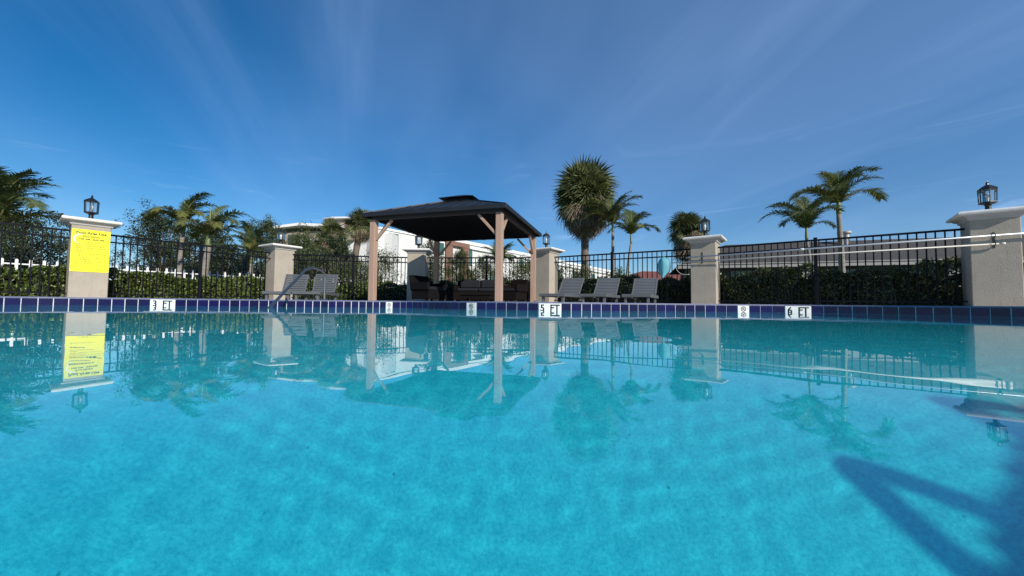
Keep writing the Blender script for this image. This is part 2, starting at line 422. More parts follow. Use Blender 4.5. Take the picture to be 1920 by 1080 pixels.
# grout joints of the tile band as far as the picture shows them (left to right)
EDGE = [(-6.941, 4.829), (-6.843, 4.93), (-6.794, 5.067), (-6.731, 5.197), (-6.642, 5.313), (-6.55, 5.416), (-6.448, 5.518), (-6.331, 5.607), (-6.198, 5.68), (-6.057, 5.743), (-5.916, 5.803), (-5.772, 5.86), (-5.629, 5.909), (-5.299, 5.973), (-5.135, 5.987), (-4.967, 5.998), (-4.8, 6.008), (-4.639, 6.018), (-4.478, 6.027), (-4.328, 6.037), (-4.182, 6.046), (-4.036, 6.057), (-3.891, 6.07), (-3.754, 6.084), (-3.618, 6.099), (-3.481, 6.116), (-3.349, 6.132), (-3.225, 6.148), (-3.104, 6.163), (-2.986, 6.177), (-2.867, 6.192), (-2.748, 6.208), (-2.632, 6.223), (-2.516, 6.24), (-2.401, 6.259), (-2.296, 6.278), (-2.194, 6.297), (-2.093, 6.315), (-1.99, 6.326), (-1.856, 6.325), (-1.749, 6.305), (-1.636, 6.265), (-1.536, 6.215), (-1.444, 6.159), (-1.331, 6.08), (-1.21, 5.987), (-1.071, 5.875), (-0.933, 5.762), (-0.783, 5.642), (-0.657, 5.548), (-0.503, 5.448), (-0.36, 5.375), (-0.214, 5.319), (-0.072, 5.278), (0.076, 5.242), (0.223, 5.211), (0.368, 5.187), (0.673, 5.179), (0.814, 5.195), (0.961, 5.219), (1.103, 5.251), (1.246, 5.29), (1.396, 5.34), (1.538, 5.39), (1.679, 5.44), (1.824, 5.486), (1.97, 5.526), (2.114, 5.558), (2.262, 5.586), (2.419, 5.613), (2.578, 5.64), (2.732, 5.664), (2.9, 5.688), (3.069, 5.706), (3.234, 5.714), (3.394, 5.712), (3.565, 5.702), (3.729, 5.69), (3.9, 5.676), (4.069, 5.656), (4.382, 5.553), (4.504, 5.474), (4.626, 5.379), (4.744, 5.282), (4.857, 5.181), (4.959, 5.069), (5.05, 4.949), (5.137, 4.821), (5.222, 4.696), (5.304, 4.574), (5.386, 4.452), (5.465, 4.329), (5.532, 4.199), (5.589, 4.065), (5.686, 3.961)]
REST = [(5.80, 3.6), (5.90, 3.1), (6.0, 2.4), (6.05, 1.6), (6.0, 0.8), (6.0, -0.2), (5.3, -0.60), (4.5, -0.95), (3.65, -1.20), (3.05, -1.43), (1.9, -1.76), (0.6, -2.1), (-0.8, -2.8), (-2.6, -3.2), (-4.3, -3.0), (-5.8, -2.2), (-6.9, -0.7), (-7.3, 0.9), (-7.35, 2.6), (-7.15, 4.0)]  # unseen rear outline, its right part shaped to keep the floor corner dark
OUT = [Vector((x, y)) for x, y in EDGE + REST]

def floor_z(x, y): return -1.42 - 0.085 * max(-6.5, min(5.5, x))

def offset_loop(pts, d):
    n = len(pts); out = []
    for i in range(n):
        a, b = pts[i - 1], pts[(i + 1) % n]
        t = (b - a).normalized(); out.append(pts[i] + Vector((-t.y, t.x)) * d)   # + = away from the pool (left side of travel)
    return out

# pool shell: wall + floor, plaster
mb = MB(); n = len(OUT)
vs = [(p.x, p.y, DZ - 0.014) for p in OUT] + [(p.x, p.y, floor_z(p.x, p.y)) for p in OUT]
mb.add(vs, [(i, (i + 1) % n, (i + 1) % n + n, i + n) for i in range(n)])
mb.add([(p.x, p.y, floor_z(p.x, p.y)) for p in OUT], [tuple(range(n))])
shell = MB.build(mb, 'pool_basin', M['plaster'])
bm = bmesh.new(); bm.from_mesh(shell.data)
bmesh.ops.triangulate(bm, faces=[f for f in bm.faces if len(f.verts) > 4]); bm.to_mesh(shell.data); bm.free()
tag(shell, kind='structure'); shell.cycles.is_caustics_receiver = True

# grout bed of the tile band
band = MB(); inn = offset_loop(OUT, -0.004)
band.add([(p.x, p.y, DZ - 0.015) for p in inn] + [(p.x, p.y, -0.06) for p in inn],
         [(i, (i + 1) % n, (i + 1) % n + n, i + n) for i in range(n)])
bed = band.build('grout_bed', M['grout'], shell)
bed.cycles.is_caustics_receiver = True

# tiles, one by one where the picture shows them

def edge_index(x):   # joint nearest a given x
    return min(range(len(EDGE)), key=lambda i: abs(EDGE[i][0] - x))
marks = {edge_index(-5.629): '3 FT', edge_index(-2.093): 'nodive', edge_index(-0.657): 'nodive',
         edge_index(0.368): '5 FT', edge_index(3.394): 'nodive', edge_index(4.069): '6 FT'}
def frame_between(a, b, z, out=0.0):
    a, b = Vector((a[0], a[1], 0)), Vector((b[0], b[1], 0))
    t = (b - a).normalized(); nrm = Vector((t.y, -t.x, 0))     # towards the water
    c = (a + b) / 2 + nrm * out + Vector((0, 0, z))
    return Matrix(((t.x, 0, nrm.x, c.x), (t.y, 0, nrm.y, c.y), (0, 1, 0, c.z), (0, 0, 0, 1))), (b - a).length

unit = MB(); unit.box(-0.5, 0.5, -0.5, 0.5, 0, 1, bev=0.0)
bev_unit = {}
def tile_mesh(w, m):
    w = round(w * 250) / 250; key = (w, m.name)
    if key not in bev_unit:
        t = MB(); t.box(-0.5, 0.5, -0.076, 0.076, 0, 0.009)
        # softened front edge
        vs = [(-0.5, -0.076, 0), (0.5, -0.076, 0), (0.5, 0.076, 0), (-0.5, 0.076, 0),
              (-0.5, -0.076, 0.006), (0.5, -0.076, 0.006), (0.5, 0.076, 0.006), (-0.5, 0.076, 0.006),
              (-0.48, -0.072, 0.009), (0.48, -0.072, 0.009), (0.48, 0.072, 0.009), (-0.48, 0.072, 0.009)]
        fs = [(0, 1, 5, 4), (1, 2, 6, 5), (2, 3, 7, 6), (3, 0, 4, 7), (4, 5, 9, 8), (5, 6, 10, 9), (6, 7, 11, 10), (7, 4, 8, 11), (8, 9, 10, 11)]
        t.v = vs; t.f = fs; t.sh = [0.5] * len(fs)
        t.v = [(x * w, y, z) for x, y, z in t.v]
        bev_unit[key] = t.mesh('tile', m)
    return bev_unit[key]

def ring(r0, r1, n=24, z0=0.0, z1=0.001):
    m_ = MB(); vs = []
    for r_, z in ((r0, z0), (r1, z0), (r1, z1), (r0, z1)):
        vs += [(r_ * math.cos(2 * math.pi * k / n), r_ * math.sin(2 * math.pi * k / n), z) for k in range(n)]
    fs = []
    for i in range(4):
        for k in range(n):
            a = i * n + k; b = i * n + (k + 1) % n; c = ((i + 1) % 4) * n
            fs.append((a, b, c + (k + 1) % n, c + k))
    m_.add(vs, fs); return m_

GAP = 0.012; TZ = 0.017
tmats = [M['tile'], mat('cobalt_tile_lighter', (0.010, 0.009, 0.082), 0.14, 0.0, 2.2, 0.06, 14, spec=0.4, col2=(0.007, 0.006, 0.060)),
         mat('cobalt_tile_deep', (0.006, 0.005, 0.050), 0.2, 0.0, 2.2, 0.06, 14, spec=0.4, col2=(0.004, 0.004, 0.035))]
for i in range(len(EDGE) - 1):
    mt, w = frame_between(EDGE[i], EDGE[i + 1], TZ, 0.005)
    kind = marks.get(i)
    if kind is None:
        o = link('tile', tile_mesh(w - GAP, rnd.choice(tmats)), shell)
        j = Matrix.Rotation(R(rnd.uniform(-0.25, 0.25)), 4, 'Z') @ Matrix.Rotation(R(rnd.uniform(-0.5, 0.5)), 4, 'Y')
        o.matrix_world = mt @ j
        o.cycles.is_caustics_receiver = True
    else:
        o = link('depth_marker_tile' if kind != 'nodive' else 'no_diving_tile', tile_mesh(w - 0.006, M['white_tile']), shell)
        o.matrix_world = mt @ Matrix.Translation((0, 0, 0.001))
        if kind == 'nodive':
            tag(o, {-2.093: 'white tile with a crossed-out diver left of the gazebo furniture', -0.657: "white tile with a crossed-out diver in front of the gazebo",
                    3.394: 'white tile with a crossed-out diver left of the 6 FT marker'}[EDGE[i][0]])
            k = w / 0.15
            rg = ring(0.029, 0.039)
            rg.beam((-0.023, 0.023, 0.0012), (0.023, -0.023, 0.0012), 0.009, 0.002)
            rg.beam((-0.018, -0.012, 0.0011), (0.012, 0.008, 0.0011), 0.008, 0.0018)
            rg.beam((0.012, 0.008, 0.0011), (0.002, 0.022, 0.0011), 0.006, 0.0016)
            s_ = rg.build('crossed_out_diver', M['red_ink'], o)
            s_.location = (0, 0.026, 0.0093); s_.scale = (min(1, k), 1, 1)
        else:
            tag(o, 'white depth marker tile reading ' + kind)
            le = link('lettering', text_mesh(kind.replace(' ', '  '), 0.125, M['ink'], 0.003, spacing=1.0), o)
            le.location = (0, 0.012, 0.0105)
rest = MB()
pts = [Vector(EDGE[-1])] + [Vector(p) for p in REST] + [Vector(EDGE[0])]
for a, b in zip(pts[:-1], pts[1:]):
    k = max(1, round((b - a).length / 0.154))
    for q in range(k):
        p0 = a + (b - a) * (q / k); p1 = a + (b - a) * ((q + 1) / k)
        mt, w = frame_between(p0, p1, TZ, 0.005)
        rest.box(-(w - GAP) / 2, (w - GAP) / 2, -0.076, 0.076, 0, 0.009, mt)
o = rest.build('tile_band', M['tile'], shell); tag(o, kind='stuff')

# water surface: real ripples, finer near the viewer
def axis(lo, hi, mid_lo, mid_hi, core_lo, core_hi, fine, coarse, core=0.0062):
    x = lo; a = [lo]
    while x < hi:
        if core_lo <= x <= core_hi: st = core
        else:
            dc = min(abs(x - core_lo), abs(x - core_hi)); st = min(fine, core + dc * 0.06)
            if x < mid_lo: st = min(coarse, fine + (mid_lo - x) * 0.06)
            if x > mid_hi: st = min(coarse, fine + (x - mid_hi) * 0.06)
        x += st; a.append(x)
    return np.array(a)
xs = axis(-7.6, 6.3, -2.2, 3.4, -0.22, 0.12, 0.017, 0.055); ys = axis(-3.5, 6.5, -1.0, 3.0, 0.20, 0.52, 0.017, 0.045)
XX, YY = np.meshgrid(xs, ys)
rg = np.random.default_rng(3); ZZ = np.zeros_like(XX)
dist = np.sqrt(XX ** 2 + YY ** 2)
for i in range(64):
    lam = 0.075 * (4.2 ** rg.uniform(0, 1)); k = 2 * math.pi / lam
    th = rg.normal(0.6, 1.3); a = 0.000012 * (lam / 0.15) ** 0.75 * rg.uniform(0.3, 1)
    fade = 1.0 if lam > 0.2 else np.clip(1.6 - dist / 3.0, 0, 1)
    ZZ += a * fade * np.sin(k * (XX * math.cos(th) + YY * math.sin(th)) + rg.uniform(0, 6.28))
for i in range(16):   # long faint swell
    lam = rg.uniform(0.6, 1.8); k = 2 * math.pi / lam; th = rg.uniform(0, 6.28)
    ZZ += 0.00004 * rg.uniform(0.4, 1) * np.sin(k * (XX * math.cos(th) + YY * math.sin(th)) + rg.uniform(0, 6.28))
for cx, cy, A, lam, w in ((-0.05, 0.352, 0.000003, 0.026, 0.075), (-0.05, 0.352, 0.000006, 0.05, 0.12), (0.60, 0.72, 0.000012, 0.05, 0.10)):     # drops falling on the water
    rr = np.sqrt((XX - cx) ** 2 + (YY - cy) ** 2)
    ZZ += A * np.cos(2 * math.pi * rr / lam) * np.exp(-(rr / w) ** 2)
ny, nx = XX.shape
# inside test against the pool outline
px, py = XX.ravel(), YY.ravel(); inside = np.zeros(px.shape, bool)
P = offset_loop(OUT, 0.05)
for i in range(len(P)):
    x0, y0 = P[i - 1]; x1, y1 = P[i]
    c = ((y0 > py) != (y1 > py)) & (px < (x1 - x0) * (py - y0) / ((y1 - y0) + 1e-12) + x0)
    inside ^= c
inside = inside.reshape(ny, nx)
q = inside[:-1, :-1] | inside[1:, :-1] | inside[:-1, 1:] | inside[1:, 1:]
jj, ii = np.nonzero(q); base = jj * nx + ii
faces = np.stack([base, base + 1, base + nx + 1, base + nx], 1)
used, inv = np.unique(faces.ravel(), return_inverse=True)
co = np.stack([XX.ravel(), YY.ravel(), ZZ.ravel()], 1)[used]
me = bpy.data.meshes.new('water')
me.vertices.add(len(co)); me.vertices.foreach_set('co', co.ravel().astype(np.float32))
me.loops.add(faces.size); me.loops.foreach_set('vertex_index', inv.astype(np.int32).ravel())
me.polygons.add(len(faces)); me.polygons.foreach_set('loop_start', np.arange(0, faces.size, 4, dtype=np.int32))
me.update(calc_edges=True)
me.polygons.foreach_set('use_smooth', [True] * len(faces)); me.materials.append(M['water'])
water = link('water', me); tag(water, kind='structure'); water.cycles.is_caustics_caster = True

# deck: a slab with the pool cut out of it, and the lawn all round it
def plate_with_hole(name, m, outer, hole, z_top, thick, m_edge=None):
    bm = bmesh.new()
    def loop(pts): return [bm.verts.new((p[0], p[1], z_top)) for p in pts]
    a = loop(outer); b = loop(hole)
    ea = [bm.edges.new((a[i - 1], a[i])) for i in range(len(a))]; eb = [bm.edges.new((b[i - 1], b[i])) for i in range(len(b))]
    bmesh.ops.triangle_fill(bm, edges=ea + eb, use_beauty=True)
    for vs_ in (a, b):
        lo = [bm.verts.new((v.co.x, v.co.y, z_top - thick)) for v in vs_]
        for i in range(len(vs_)): bm.faces.new((vs_[i - 1], vs_[i], lo[i], lo[i - 1]))
    bmesh.ops.recalc_face_normals(bm, faces=bm.faces[:])
    me = bpy.data.meshes.new(name); bm.to_mesh(me); bm.free(); me.materials.append(m)
    return link(name, me)
hole = offset_loop(OUT, -0.010)
deck_out = [(-15.5, -8), (16, -8), (14.0, 5.2), (10.35, 7.75), (6.2, 11.1), (1.6, 13.95), (-3.5, 14.5), (-8.1, 13.9), (-10.9, 10.4), (-13.6, 6.8)]
cop = plate_with_hole('coping', M['coping'], [tuple(p) for p in offset_loop(OUT, 0.30)], [tuple(p) for p in hole], DZ + 0.004, 0.016)
tag(cop, kind='structure')
deck = plate_with_hole('deck', M['deck'], deck_out, [tuple(p) for p in offset_loop(OUT, 0.30)], DZ, 0.14)
tag(deck, kind='structure')
g_out = [(-900, -900), (900, -900), (900, 900), (-900, 900)]
ground = plate_with_hole('ground', M['grass'], g_out, deck_out, 0.04, 0.05); tag(ground, kind='structure')

# ------------------------------------------------------------------ pillars
W = 0.66
def make_pillar_parts(root):
    b = MB(); h = W / 2
    b.box(-h, h, -h, h, 0, 1.84, bev=0.012)
    b.build('shaft', M['stucco'], root)
    c = MB()      # stepped moulding below the cap
    prof = [(h + 0.006, 1.785), (h + 0.03, 1.80), (h + 0.035, 1.835), (h + 0.085, 1.860), (h + 0.098, 1.885)]
    for (r0, z0), (r1, z1) in zip(prof[:-1], prof[1:]):
        v = [(-r0, -r0, z0), (r0, -r0, z0), (r0, r0, z0), (-r0, r0, z0), (-r1, -r1, z1), (r1, -r1, z1), (r1, r1, z1), (-r1, r1, z1)]
        c.add(v, [(0, 1, 5, 4), (1, 2, 6, 5), (2, 3, 7, 6), (3, 0, 4, 7)])
    r0 = prof[0][0]; c.add([(-r0, -r0, 1.785), (r0, -r0, 1.785), (r0, r0, 1.785), (-r0, r0, 1.785)], [(3, 2, 1, 0)])
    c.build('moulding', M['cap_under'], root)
    k = MB(); r = h + 0.17
    prof = [(h + 0.098, 1.885), (r - 0.014, 1.889), (r, 1.903), (r + 0.005, 1.925), (r - 0.006, 1.950), (r - 0.03, 1.962), (0.10, 1.985)]
    for (r0, z0), (r1, z1) in zip(prof[:-1], prof[1:]):
        v = [(-r0, -r0, z0), (r0, -r0, z0), (r0, r0, z0), (-r0, r0, z0), (-r1, -r1, z1), (r1, -r1, z1), (r1, r1, z1), (-r1, r1, z1)]
        k.add(v, [(0, 1, 5, 4), (1, 2, 6, 5), (2, 3, 7, 6), (3, 0, 4, 7)])
    k.add([(-.1, -.1, 1.985), (.1, -.1, 1.985), (.1, .1, 1.985), (-.1, .1, 1.985)], [(0, 1, 2, 3)])
    k.build('cap', M['cap'], root)
def corner_center(x, y, phi):   # front-left corner and front face direction -> centre
    return (x + W / 2 * (math.cos(phi) - math.sin(phi)), y + W / 2 * (math.sin(phi) + math.cos(phi)))
# centre, direction of the front face, label
PIL = []
PIL.append((corner_center(-10.64, 9.07, R(53)), R(53), 'tan stucco gate pillar carrying the yellow pool rules sign'))
PIL.append((corner_center(-8.175, 13.0, R(58)), R(58), 'tan stucco pillar behind the two grey loungers left of the gazebo'))
PIL.append((corner_center(-3.84, 13.8, R(2)), R(2), 'shaded tan stucco pillar seen through the gazebo, between its two left posts'))
c_ = (1.30 + W / 2 * (math.sin(R(36)) - math.cos(R(36))), 13.2 + W / 2 * (math.cos(R(36)) + math.sin(R(36))))
PIL.append((c_, R(-36), 'tan stucco pillar half hidden by the right rear gazebo post'))
c_ = (5.725 + W / 2 * (math.sin(R(37)) - math.cos(R(37))), 10.6 + W / 2 * (math.cos(R(37)) + math.sin(R(37))))
PIL.append((c_, R(-37), 'tan stucco pillar beside the cyan skimmer net, with a sunlit right face'))
PIL.append((corner_center(9.40, 7.73, R(-39)), R(-39), 'large near stucco pillar cut by the right edge of the picture'))
root = None
pillars = []
for k, ((x, y), a, lab) in enumerate(PIL):
    if k == 0:
        root = empty('stucco_pillar', (x, y, DZ), a, lab, 'pillar', 'stucco pillars of the pool fence'); make_pillar_parts(root); o = root
    else:
        o = copy_tree(root); o.location = (x, y, DZ); o.rotation_euler = (0, 0, a); o['label'] = lab
    pillars.append(o)

# lanterns
def make_lantern():
    t = empty('post_lantern', (0, 0, 0), 0, 'x', 'lantern', 'black post lanterns on the pillars')
    b = MB(); b.lathe([(0.085, 0), (0.085, 0.02), (0.055, 0.035), (0.05, 0.10), (0.06, 0.115), (0.06, 0.13)], 12); smooth_by_angle(b.build('neck', M['lamp_black'], t))
    b = MB(); b.lathe([(0.07, 0.128), (0.155, 0.150), (0.160, 0.162), (0.155, 0.172)], 6); b.build('tray', M['lamp_black'], t)
    b = MB(); b.lathe([(0.168, 0.400), (0.172, 0.412), (0.12, 0.445), (0.06, 0.475), (0.028, 0.490), (0.022, 0.510), (0.030, 0.520), (0.012, 0.540), (0.004, 0.565)], 6); b.build('roof', M['lamp_black'], t)
    for k in range(6):
        a = math.pi / 3 * k; a2 = a + math.pi / 3
        p = Vector((0.145 * math.cos(a), 0.145 * math.sin(a), 0.17)); q_ = Vector((0.156 * math.cos(a), 0.156 * math.sin(a), 0.402))
        b = MB(); b.beam(p, q_, 0.015, 0.015); b.build('bar', M['lamp_black'], t)
        p2 = Vector((0.145 * math.cos(a2), 0.145 * math.sin(a2), 0.17)); q2 = Vector((0.156 * math.cos(a2), 0.156 * math.sin(a2), 0.402))
        b = MB(); f = 0.06
        b.add([p.lerp(p2, f) * 0.985, p.lerp(p2, 1 - f) * 0.985, q_.lerp(q2, 1 - f) * 0.985, q_.lerp(q2, f) * 0.985], [(0, 1, 2, 3)]); b.build('pane', M['pane'], t)
    b = MB(); b.lathe([(0.02, 0.172), (0.02, 0.225), (0.028, 0.245), (0.040, 0.275), (0.040, 0.30), (0.028, 0.322), (0.008, 0.332)], 12); smooth_by_angle(b.build('bulb', M['bulb'], t), 60)
    return t
lan = make_lantern()
LL = ['black lantern on top of the pillar with the yellow sign', 'black lantern on the pillar behind the left grey loungers',
      'black lantern on the shaded pillar, hidden up behind the gazebo roof', 'black lantern just right of the gazebo roof corner',
      'black lantern in front of the distant fan palm, over the pole hooks', 'large near black lantern at the right edge, bulb showing']
for k, o in enumerate(pillars):
    l = lan if k == 0 else copy_tree(lan)
    l.scale = (0.86, 0.86, 1.16); l.location = (o.location.x, o.location.y, DZ + 1.985); l.rotation_euler = (0, 0, R([8, 20, 5, 12, 25, -8][k])); l['label'] = LL[k]

# ------------------------------------------------------------------ fence sections
picket_me = None
def fence(a, b, label, z_top=1.66, spacing=0.143, posts=(0.5,)):
    global picket_me
    a, b = Vector(a), Vector(b); d = b - a; L = d.length; ang = math.atan2(d.y, d.x)
    t = empty('iron_fence', (a.x, a.y, DZ), ang, label, 'fence', 'black picket fence sections between the pillars')
    for z, hh in ((z_top, 0.045), (z_top - 0.185, 0.036), (0.12, 0.030)):
        r_ = MB(); r_.box(0, L, -0.017, 0.017, z - hh / 2, z + hh / 2); r_.build('rail', M['iron'], t)
    for f in posts:
        p = MB(); x = L * f; p.box(x - 0.036, x + 0.036, -0.036, 0.036, 0.002, z_top + 0.05, bev=0.004); p.box(x - 0.041, x + 0.041, -0.041, 0.041, z_top + 0.05, z_top + 0.066)
        p.build('post', M['iron'], t)
    if picket_me is None:
        p = MB(); p.box(-0.012, 0.012, -0.012, 0.012, 0.05, z_top - 0.018); picket_me = p.mesh('picket', M['iron'])
    k = max(2, round(L / spacing))
    for i in range(1, k):
        x = L * i / k
        if any(abs(x - L * f) < 0.05 for f in posts): continue
        link('picket', picket_me, t, (x, 0, 0))
    return t
pc = [Vector((o.location.x, o.location.y)) for o in pillars]
def between(p, q, g=W / 2):
    d = (q - p).normalized(); return p + d * g, q - d * g
s0 = pc[0] + (pc[0] - pc[1]).normalized() * 4.6
FL = ['leftmost black picket fence section, left of the yellow sign', 'black picket fence section between the sign pillar and the loungers pillar',
      'black picket fence section behind the left post of the gazebo', 'black picket fence section straight behind the gazebo furniture',
      'black picket fence section behind the three loungers on the right', 'black picket fence section with two long poles running across it']
a, b = s0, between(s0, pc[0])[1]
fence(a, b, FL[0], posts=(0.42,))
for k in range(5):
    a, b = between(pc[k], pc[k + 1])
    fence(a, b, FL[k + 1], posts=((0.50,), (0.52,), (0.55,), (0.46,), (0.47,))[k])

# ------------------------------------------------------------------ foliage generators
def leaf_cloud(name, m, pts, nrm_bias, size, parent=None, rng=None, aspect=0.5, stuff=True, shade=None, fold=0.25):
    """pts: Nx3 leaf positions; every leaf a folded blade of 4 triangles"""
    rng = rng or np.random.default_rng(1); N = len(pts)
    d = rng.normal(0, 1, (N, 3)); d[:, 2] += nrm_bias[0]; d /= np.linalg.norm(d, axis=1)[:, None]
    u = rng.normal(0, 1, (N, 3)); u = np.cross(d, u); u /= np.linalg.norm(u, axis=1)[:, None]
    nn = np.cross(d, u)
    s = size * rng.uniform(0.6, 1.25, (N, 1)); w = s * aspect
    v = np.empty((N, 6, 3))
    v[:, 0] = pts; v[:, 1] = pts + d * s * 0.45 + u * w * 0.5 + nn * s * fold * 0.5; v[:, 2] = pts + d * s - nn * s * 0.12
    v[:, 3] = pts + d * s * 0.45 - u * w * 0.5 + nn * s * fold * 0.5; v[:, 4] = pts + d * s * 0.5
    v = v[:, :5]
    idx = np.arange(N)[:, None] * 5
    f = np.concatenate([idx + [0, 1, 4], idx + [1, 2, 4], idx + [0, 4, 3], idx + [4, 2, 3]], 1).reshape(-1, 3)
    me = bpy.data.meshes.new(name)
    me.vertices.add(N * 5); me.vertices.foreach_set('co', v.reshape(-1).astype(np.float32))
    me.loops.add(f.size); me.loops.foreach_set('vertex_index', f.ravel().astype(np.int32))
    me.polygons.add(len(f)); me.polygons.foreach_set('loop_start', np.arange(0, f.size, 3, dtype=np.int32))
    me.update(calc_edges=True)
    sh = rng.beta(1.6, 2.2, N) if shade is None else shade
    a = me.attributes.new('shade', 'FLOAT', 'FACE'); a.data.foreach_set('value', np.repeat(sh, 4).astype(np.float32))
    me.materials.append(m)
    o = link(name, me, parent)
    if stuff: tag(o, kind='stuff')
    return o

def hedge(a, b, off, h, label, m, seed, depth=0.8, dens=800, leaf=0.085, hvar=0.17, y_away=None):
    rng = np.random.default_rng(seed)
    a, b = Vector(a), Vector(b); d = b - a; L = d.length; t = d.normalized(); nrm = Vector((-t.y, t.x))
    o_ = a + nrm * off
    root = empty('hedge', (o_.x, o_.y, 0.04), math.atan2(d.y, d.x), label, 'hedge', 'clipped hedge behind the iron fence')
    N = int(L * dens)
    x = rng.uniform(0, L, N)
    # lumpy top and faces: sum of waves per position
    top = h * (1 + hvar * (np.sin(x * 2.1 + seed) * 0.5 + np.sin(x * 5.3 + 2 * seed) * 0.3 + np.sin(x * 11.7 + seed) * 0.3))
    face = rng.uniform(0, 1, N)
    y = np.where(face < 0.55, np.abs(rng.normal(0, 0.13, N)), rng.uniform(0, depth, N))
    z = np.where(face < 0.55, rng.uniform(0.02, 1, N) * top, top - np.abs(rng.normal(0, 0.10, N)))
    y += 0.10 * np.sin(x * 3.1 + z * 4) + 0.05 * np.sin(x * 9 + z * 7)
    # clumps: pull the leaves together into shoots so that dark gaps open between them
    ns = int(L * 70)
    sx, sz = rng.uniform(0, L, ns), rng.uniform(0, h * 1.05, ns)
    pts = np.stack([x, y, z], 1)
    k = rng.integers(0, ns, N)
    near = np.argmin((x[:, None] - sx[None, rng.integers(0, ns, 40)]) ** 2, 1) if False else None
    keep = (np.sin(x * 17 + z * 9) * np.sin(z * 21 - x * 7) + rng.uniform(-0.9, 0.9, N)) > -0.55
    pts = pts[keep]
    leaf_cloud('foliage', m, pts, (0.5, 0), leaf, root, rng, 0.55)
    st = MB()
    for i in range(int(L / 0.22)):
        xx = (i + rng.uniform(0.1, 0.9)) * 0.22; yy = rng.uniform(0.1, depth * 0.7)
        p0 = Vector((xx, yy, 0)); 
        for j in range(2):
            q_ = Vector((xx + rng.uniform(-0.25, 0.25), yy + rng.uniform(-0.15, 0.15), h * rng.uniform(0.6, 0.92)))
            st.tube([p0, p0.lerp(q_, 0.5) + Vector((0.04, 0, 0)), q_], [0.014, 0.010, 0.005], 5)
    o = st.build('stems', M['bark_dark'], root); tag(o, kind='stuff')
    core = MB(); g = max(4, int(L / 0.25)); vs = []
    for i in range(g + 1):        # dark sheet in the dense heart, the shade put into its colour
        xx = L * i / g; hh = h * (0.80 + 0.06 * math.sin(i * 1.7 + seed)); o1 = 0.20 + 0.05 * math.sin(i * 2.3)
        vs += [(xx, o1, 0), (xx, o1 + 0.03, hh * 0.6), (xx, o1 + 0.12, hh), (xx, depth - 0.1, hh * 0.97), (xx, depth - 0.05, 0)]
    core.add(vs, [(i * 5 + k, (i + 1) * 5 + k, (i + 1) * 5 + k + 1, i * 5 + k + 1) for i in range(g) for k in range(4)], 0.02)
    o = core.build('dark_core', M['leaf_oak'], root); tag(o, kind='stuff')
    return root

def ext(p, q, e0, e1):
    d = (q - p).normalized(); return p - d * e0, q + d * e1
HL = ['sunlit broad-leaved hedge left of the sign pillar', 'sunlit green hedge between sign pillar and loungers pillar',
      'hedge behind the left loungers and left gazebo post', 'shaded hedge straight behind the gazebo furniture',
      'dark hedge behind the three loungers and skimmer net', 'dark tall hedge below the two long poles at right']
HH = [0.77, 0.77, 0.74, 0.88, 0.93, 1.03]
HM = ['leaf_hedge', 'leaf_hedge', 'leaf_hedge', 'leaf_hedge_shaded', 'leaf_hedge_shaded', 'leaf_hedge_shaded']
pp = [s0] + pc
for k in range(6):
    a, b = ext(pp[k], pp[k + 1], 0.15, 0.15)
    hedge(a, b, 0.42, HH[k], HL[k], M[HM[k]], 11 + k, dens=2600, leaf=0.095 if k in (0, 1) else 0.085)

# --- feather palms
def frond_mesh(seed, L=1.7, e0=60, droop=95, curl=0.0, nl=66, m=None, ll=0.50, lw=0.034, vee=0.25, ragged=0.0):
    r_ = random.Random(seed); s = MB()
    pts = []; p = Vector((0, 0, 0)); n_ = 22
    for i in range(n_ + 1):
        t = i / n_
        e = R(e0 - droop * t ** 1.6); az = curl * t * t
        pts.append(p.copy())
        p = p + Vector((math.cos(e) * math.cos(az), math.cos(e) * math.sin(az), math.sin(e))) * (L / n_)
    rad = [0.022 * (1 - 0.85 * i / n_) for i in range(n_ + 1)]
    s.tube(pts, rad, 5)
    s.sh = [0.95] * len(s.f)
    for i in range(nl):
        t = 0.07 + 0.93 * i / (nl - 1)
        f = t * n_; j = min(n_ - 1, int(f)); q_ = pts[j].lerp(pts[j + 1], f - j); d = (pts[j + 1] - pts[j]).normalized()
        side = d.cross(Vector((0, 0, 1)));
        side = side.normalized() if side.length > 1e-3 else Vector((0, 1, 0))
        up = side.cross(d)
        ln = ll * (math.sin(math.pi * min(1, 0.10 + 0.80 * t)) ** 0.7) * r_.uniform(0.85, 1.1)
        for sg in (-1, 1):
            if r_.random() < ragged: continue
            fw = 0.35 + 0.75 * t + r_.uniform(-0.12, 0.12)
            dd = (side * sg + d * fw + up * (vee + r_.uniform(-0.25, 0.25))).normalized()
            wv = d.cross(dd).cross(dd).normalized() if d.cross(dd).length > 1e-3 else up
            w = lw * r_.uniform(0.8, 1.15)
            m1 = q_ + dd * ln * 0.45 + Vector((0, 0, -0.02))
            tp = q_ + dd * ln * 0.9 + Vector((0, 0, -ln * r_.uniform(0.10, 0.40)))
            b_ = len(s.v)
            s.add([q_ - wv * w * 0.35, q_ + wv * w * 0.35, m1 + wv * w * 0.5, m1 - wv * w * 0.5, tp], [(0, 1, 2, 3), (3, 2, 4)], r_.betavariate(2, 2.4) * 0.8)
    return s.mesh('frond', m or M['leaf_palm'])

fr = [frond_mesh(1, e0=82, droop=60), frond_mesh(2, e0=74, droop=88), frond_mesh(3, e0=66, droop=100, curl=0.25), frond_mesh(4, e0=56, droop=108, curl=-0.25),
      frond_mesh(5, e0=44, droop=110), frond_mesh(6, e0=60, droop=110, curl=0.4, ragged=0.1)]
fr_y = [frond_mesh(11, e0=70, droop=80, m=M['leaf_palm_y']), frond_mesh(12, e0=45, droop=100, m=M['leaf_palm_y'], curl=0.2), frond_mesh(13, e0=42, droop=105, m=M['leaf_palm_y'])]

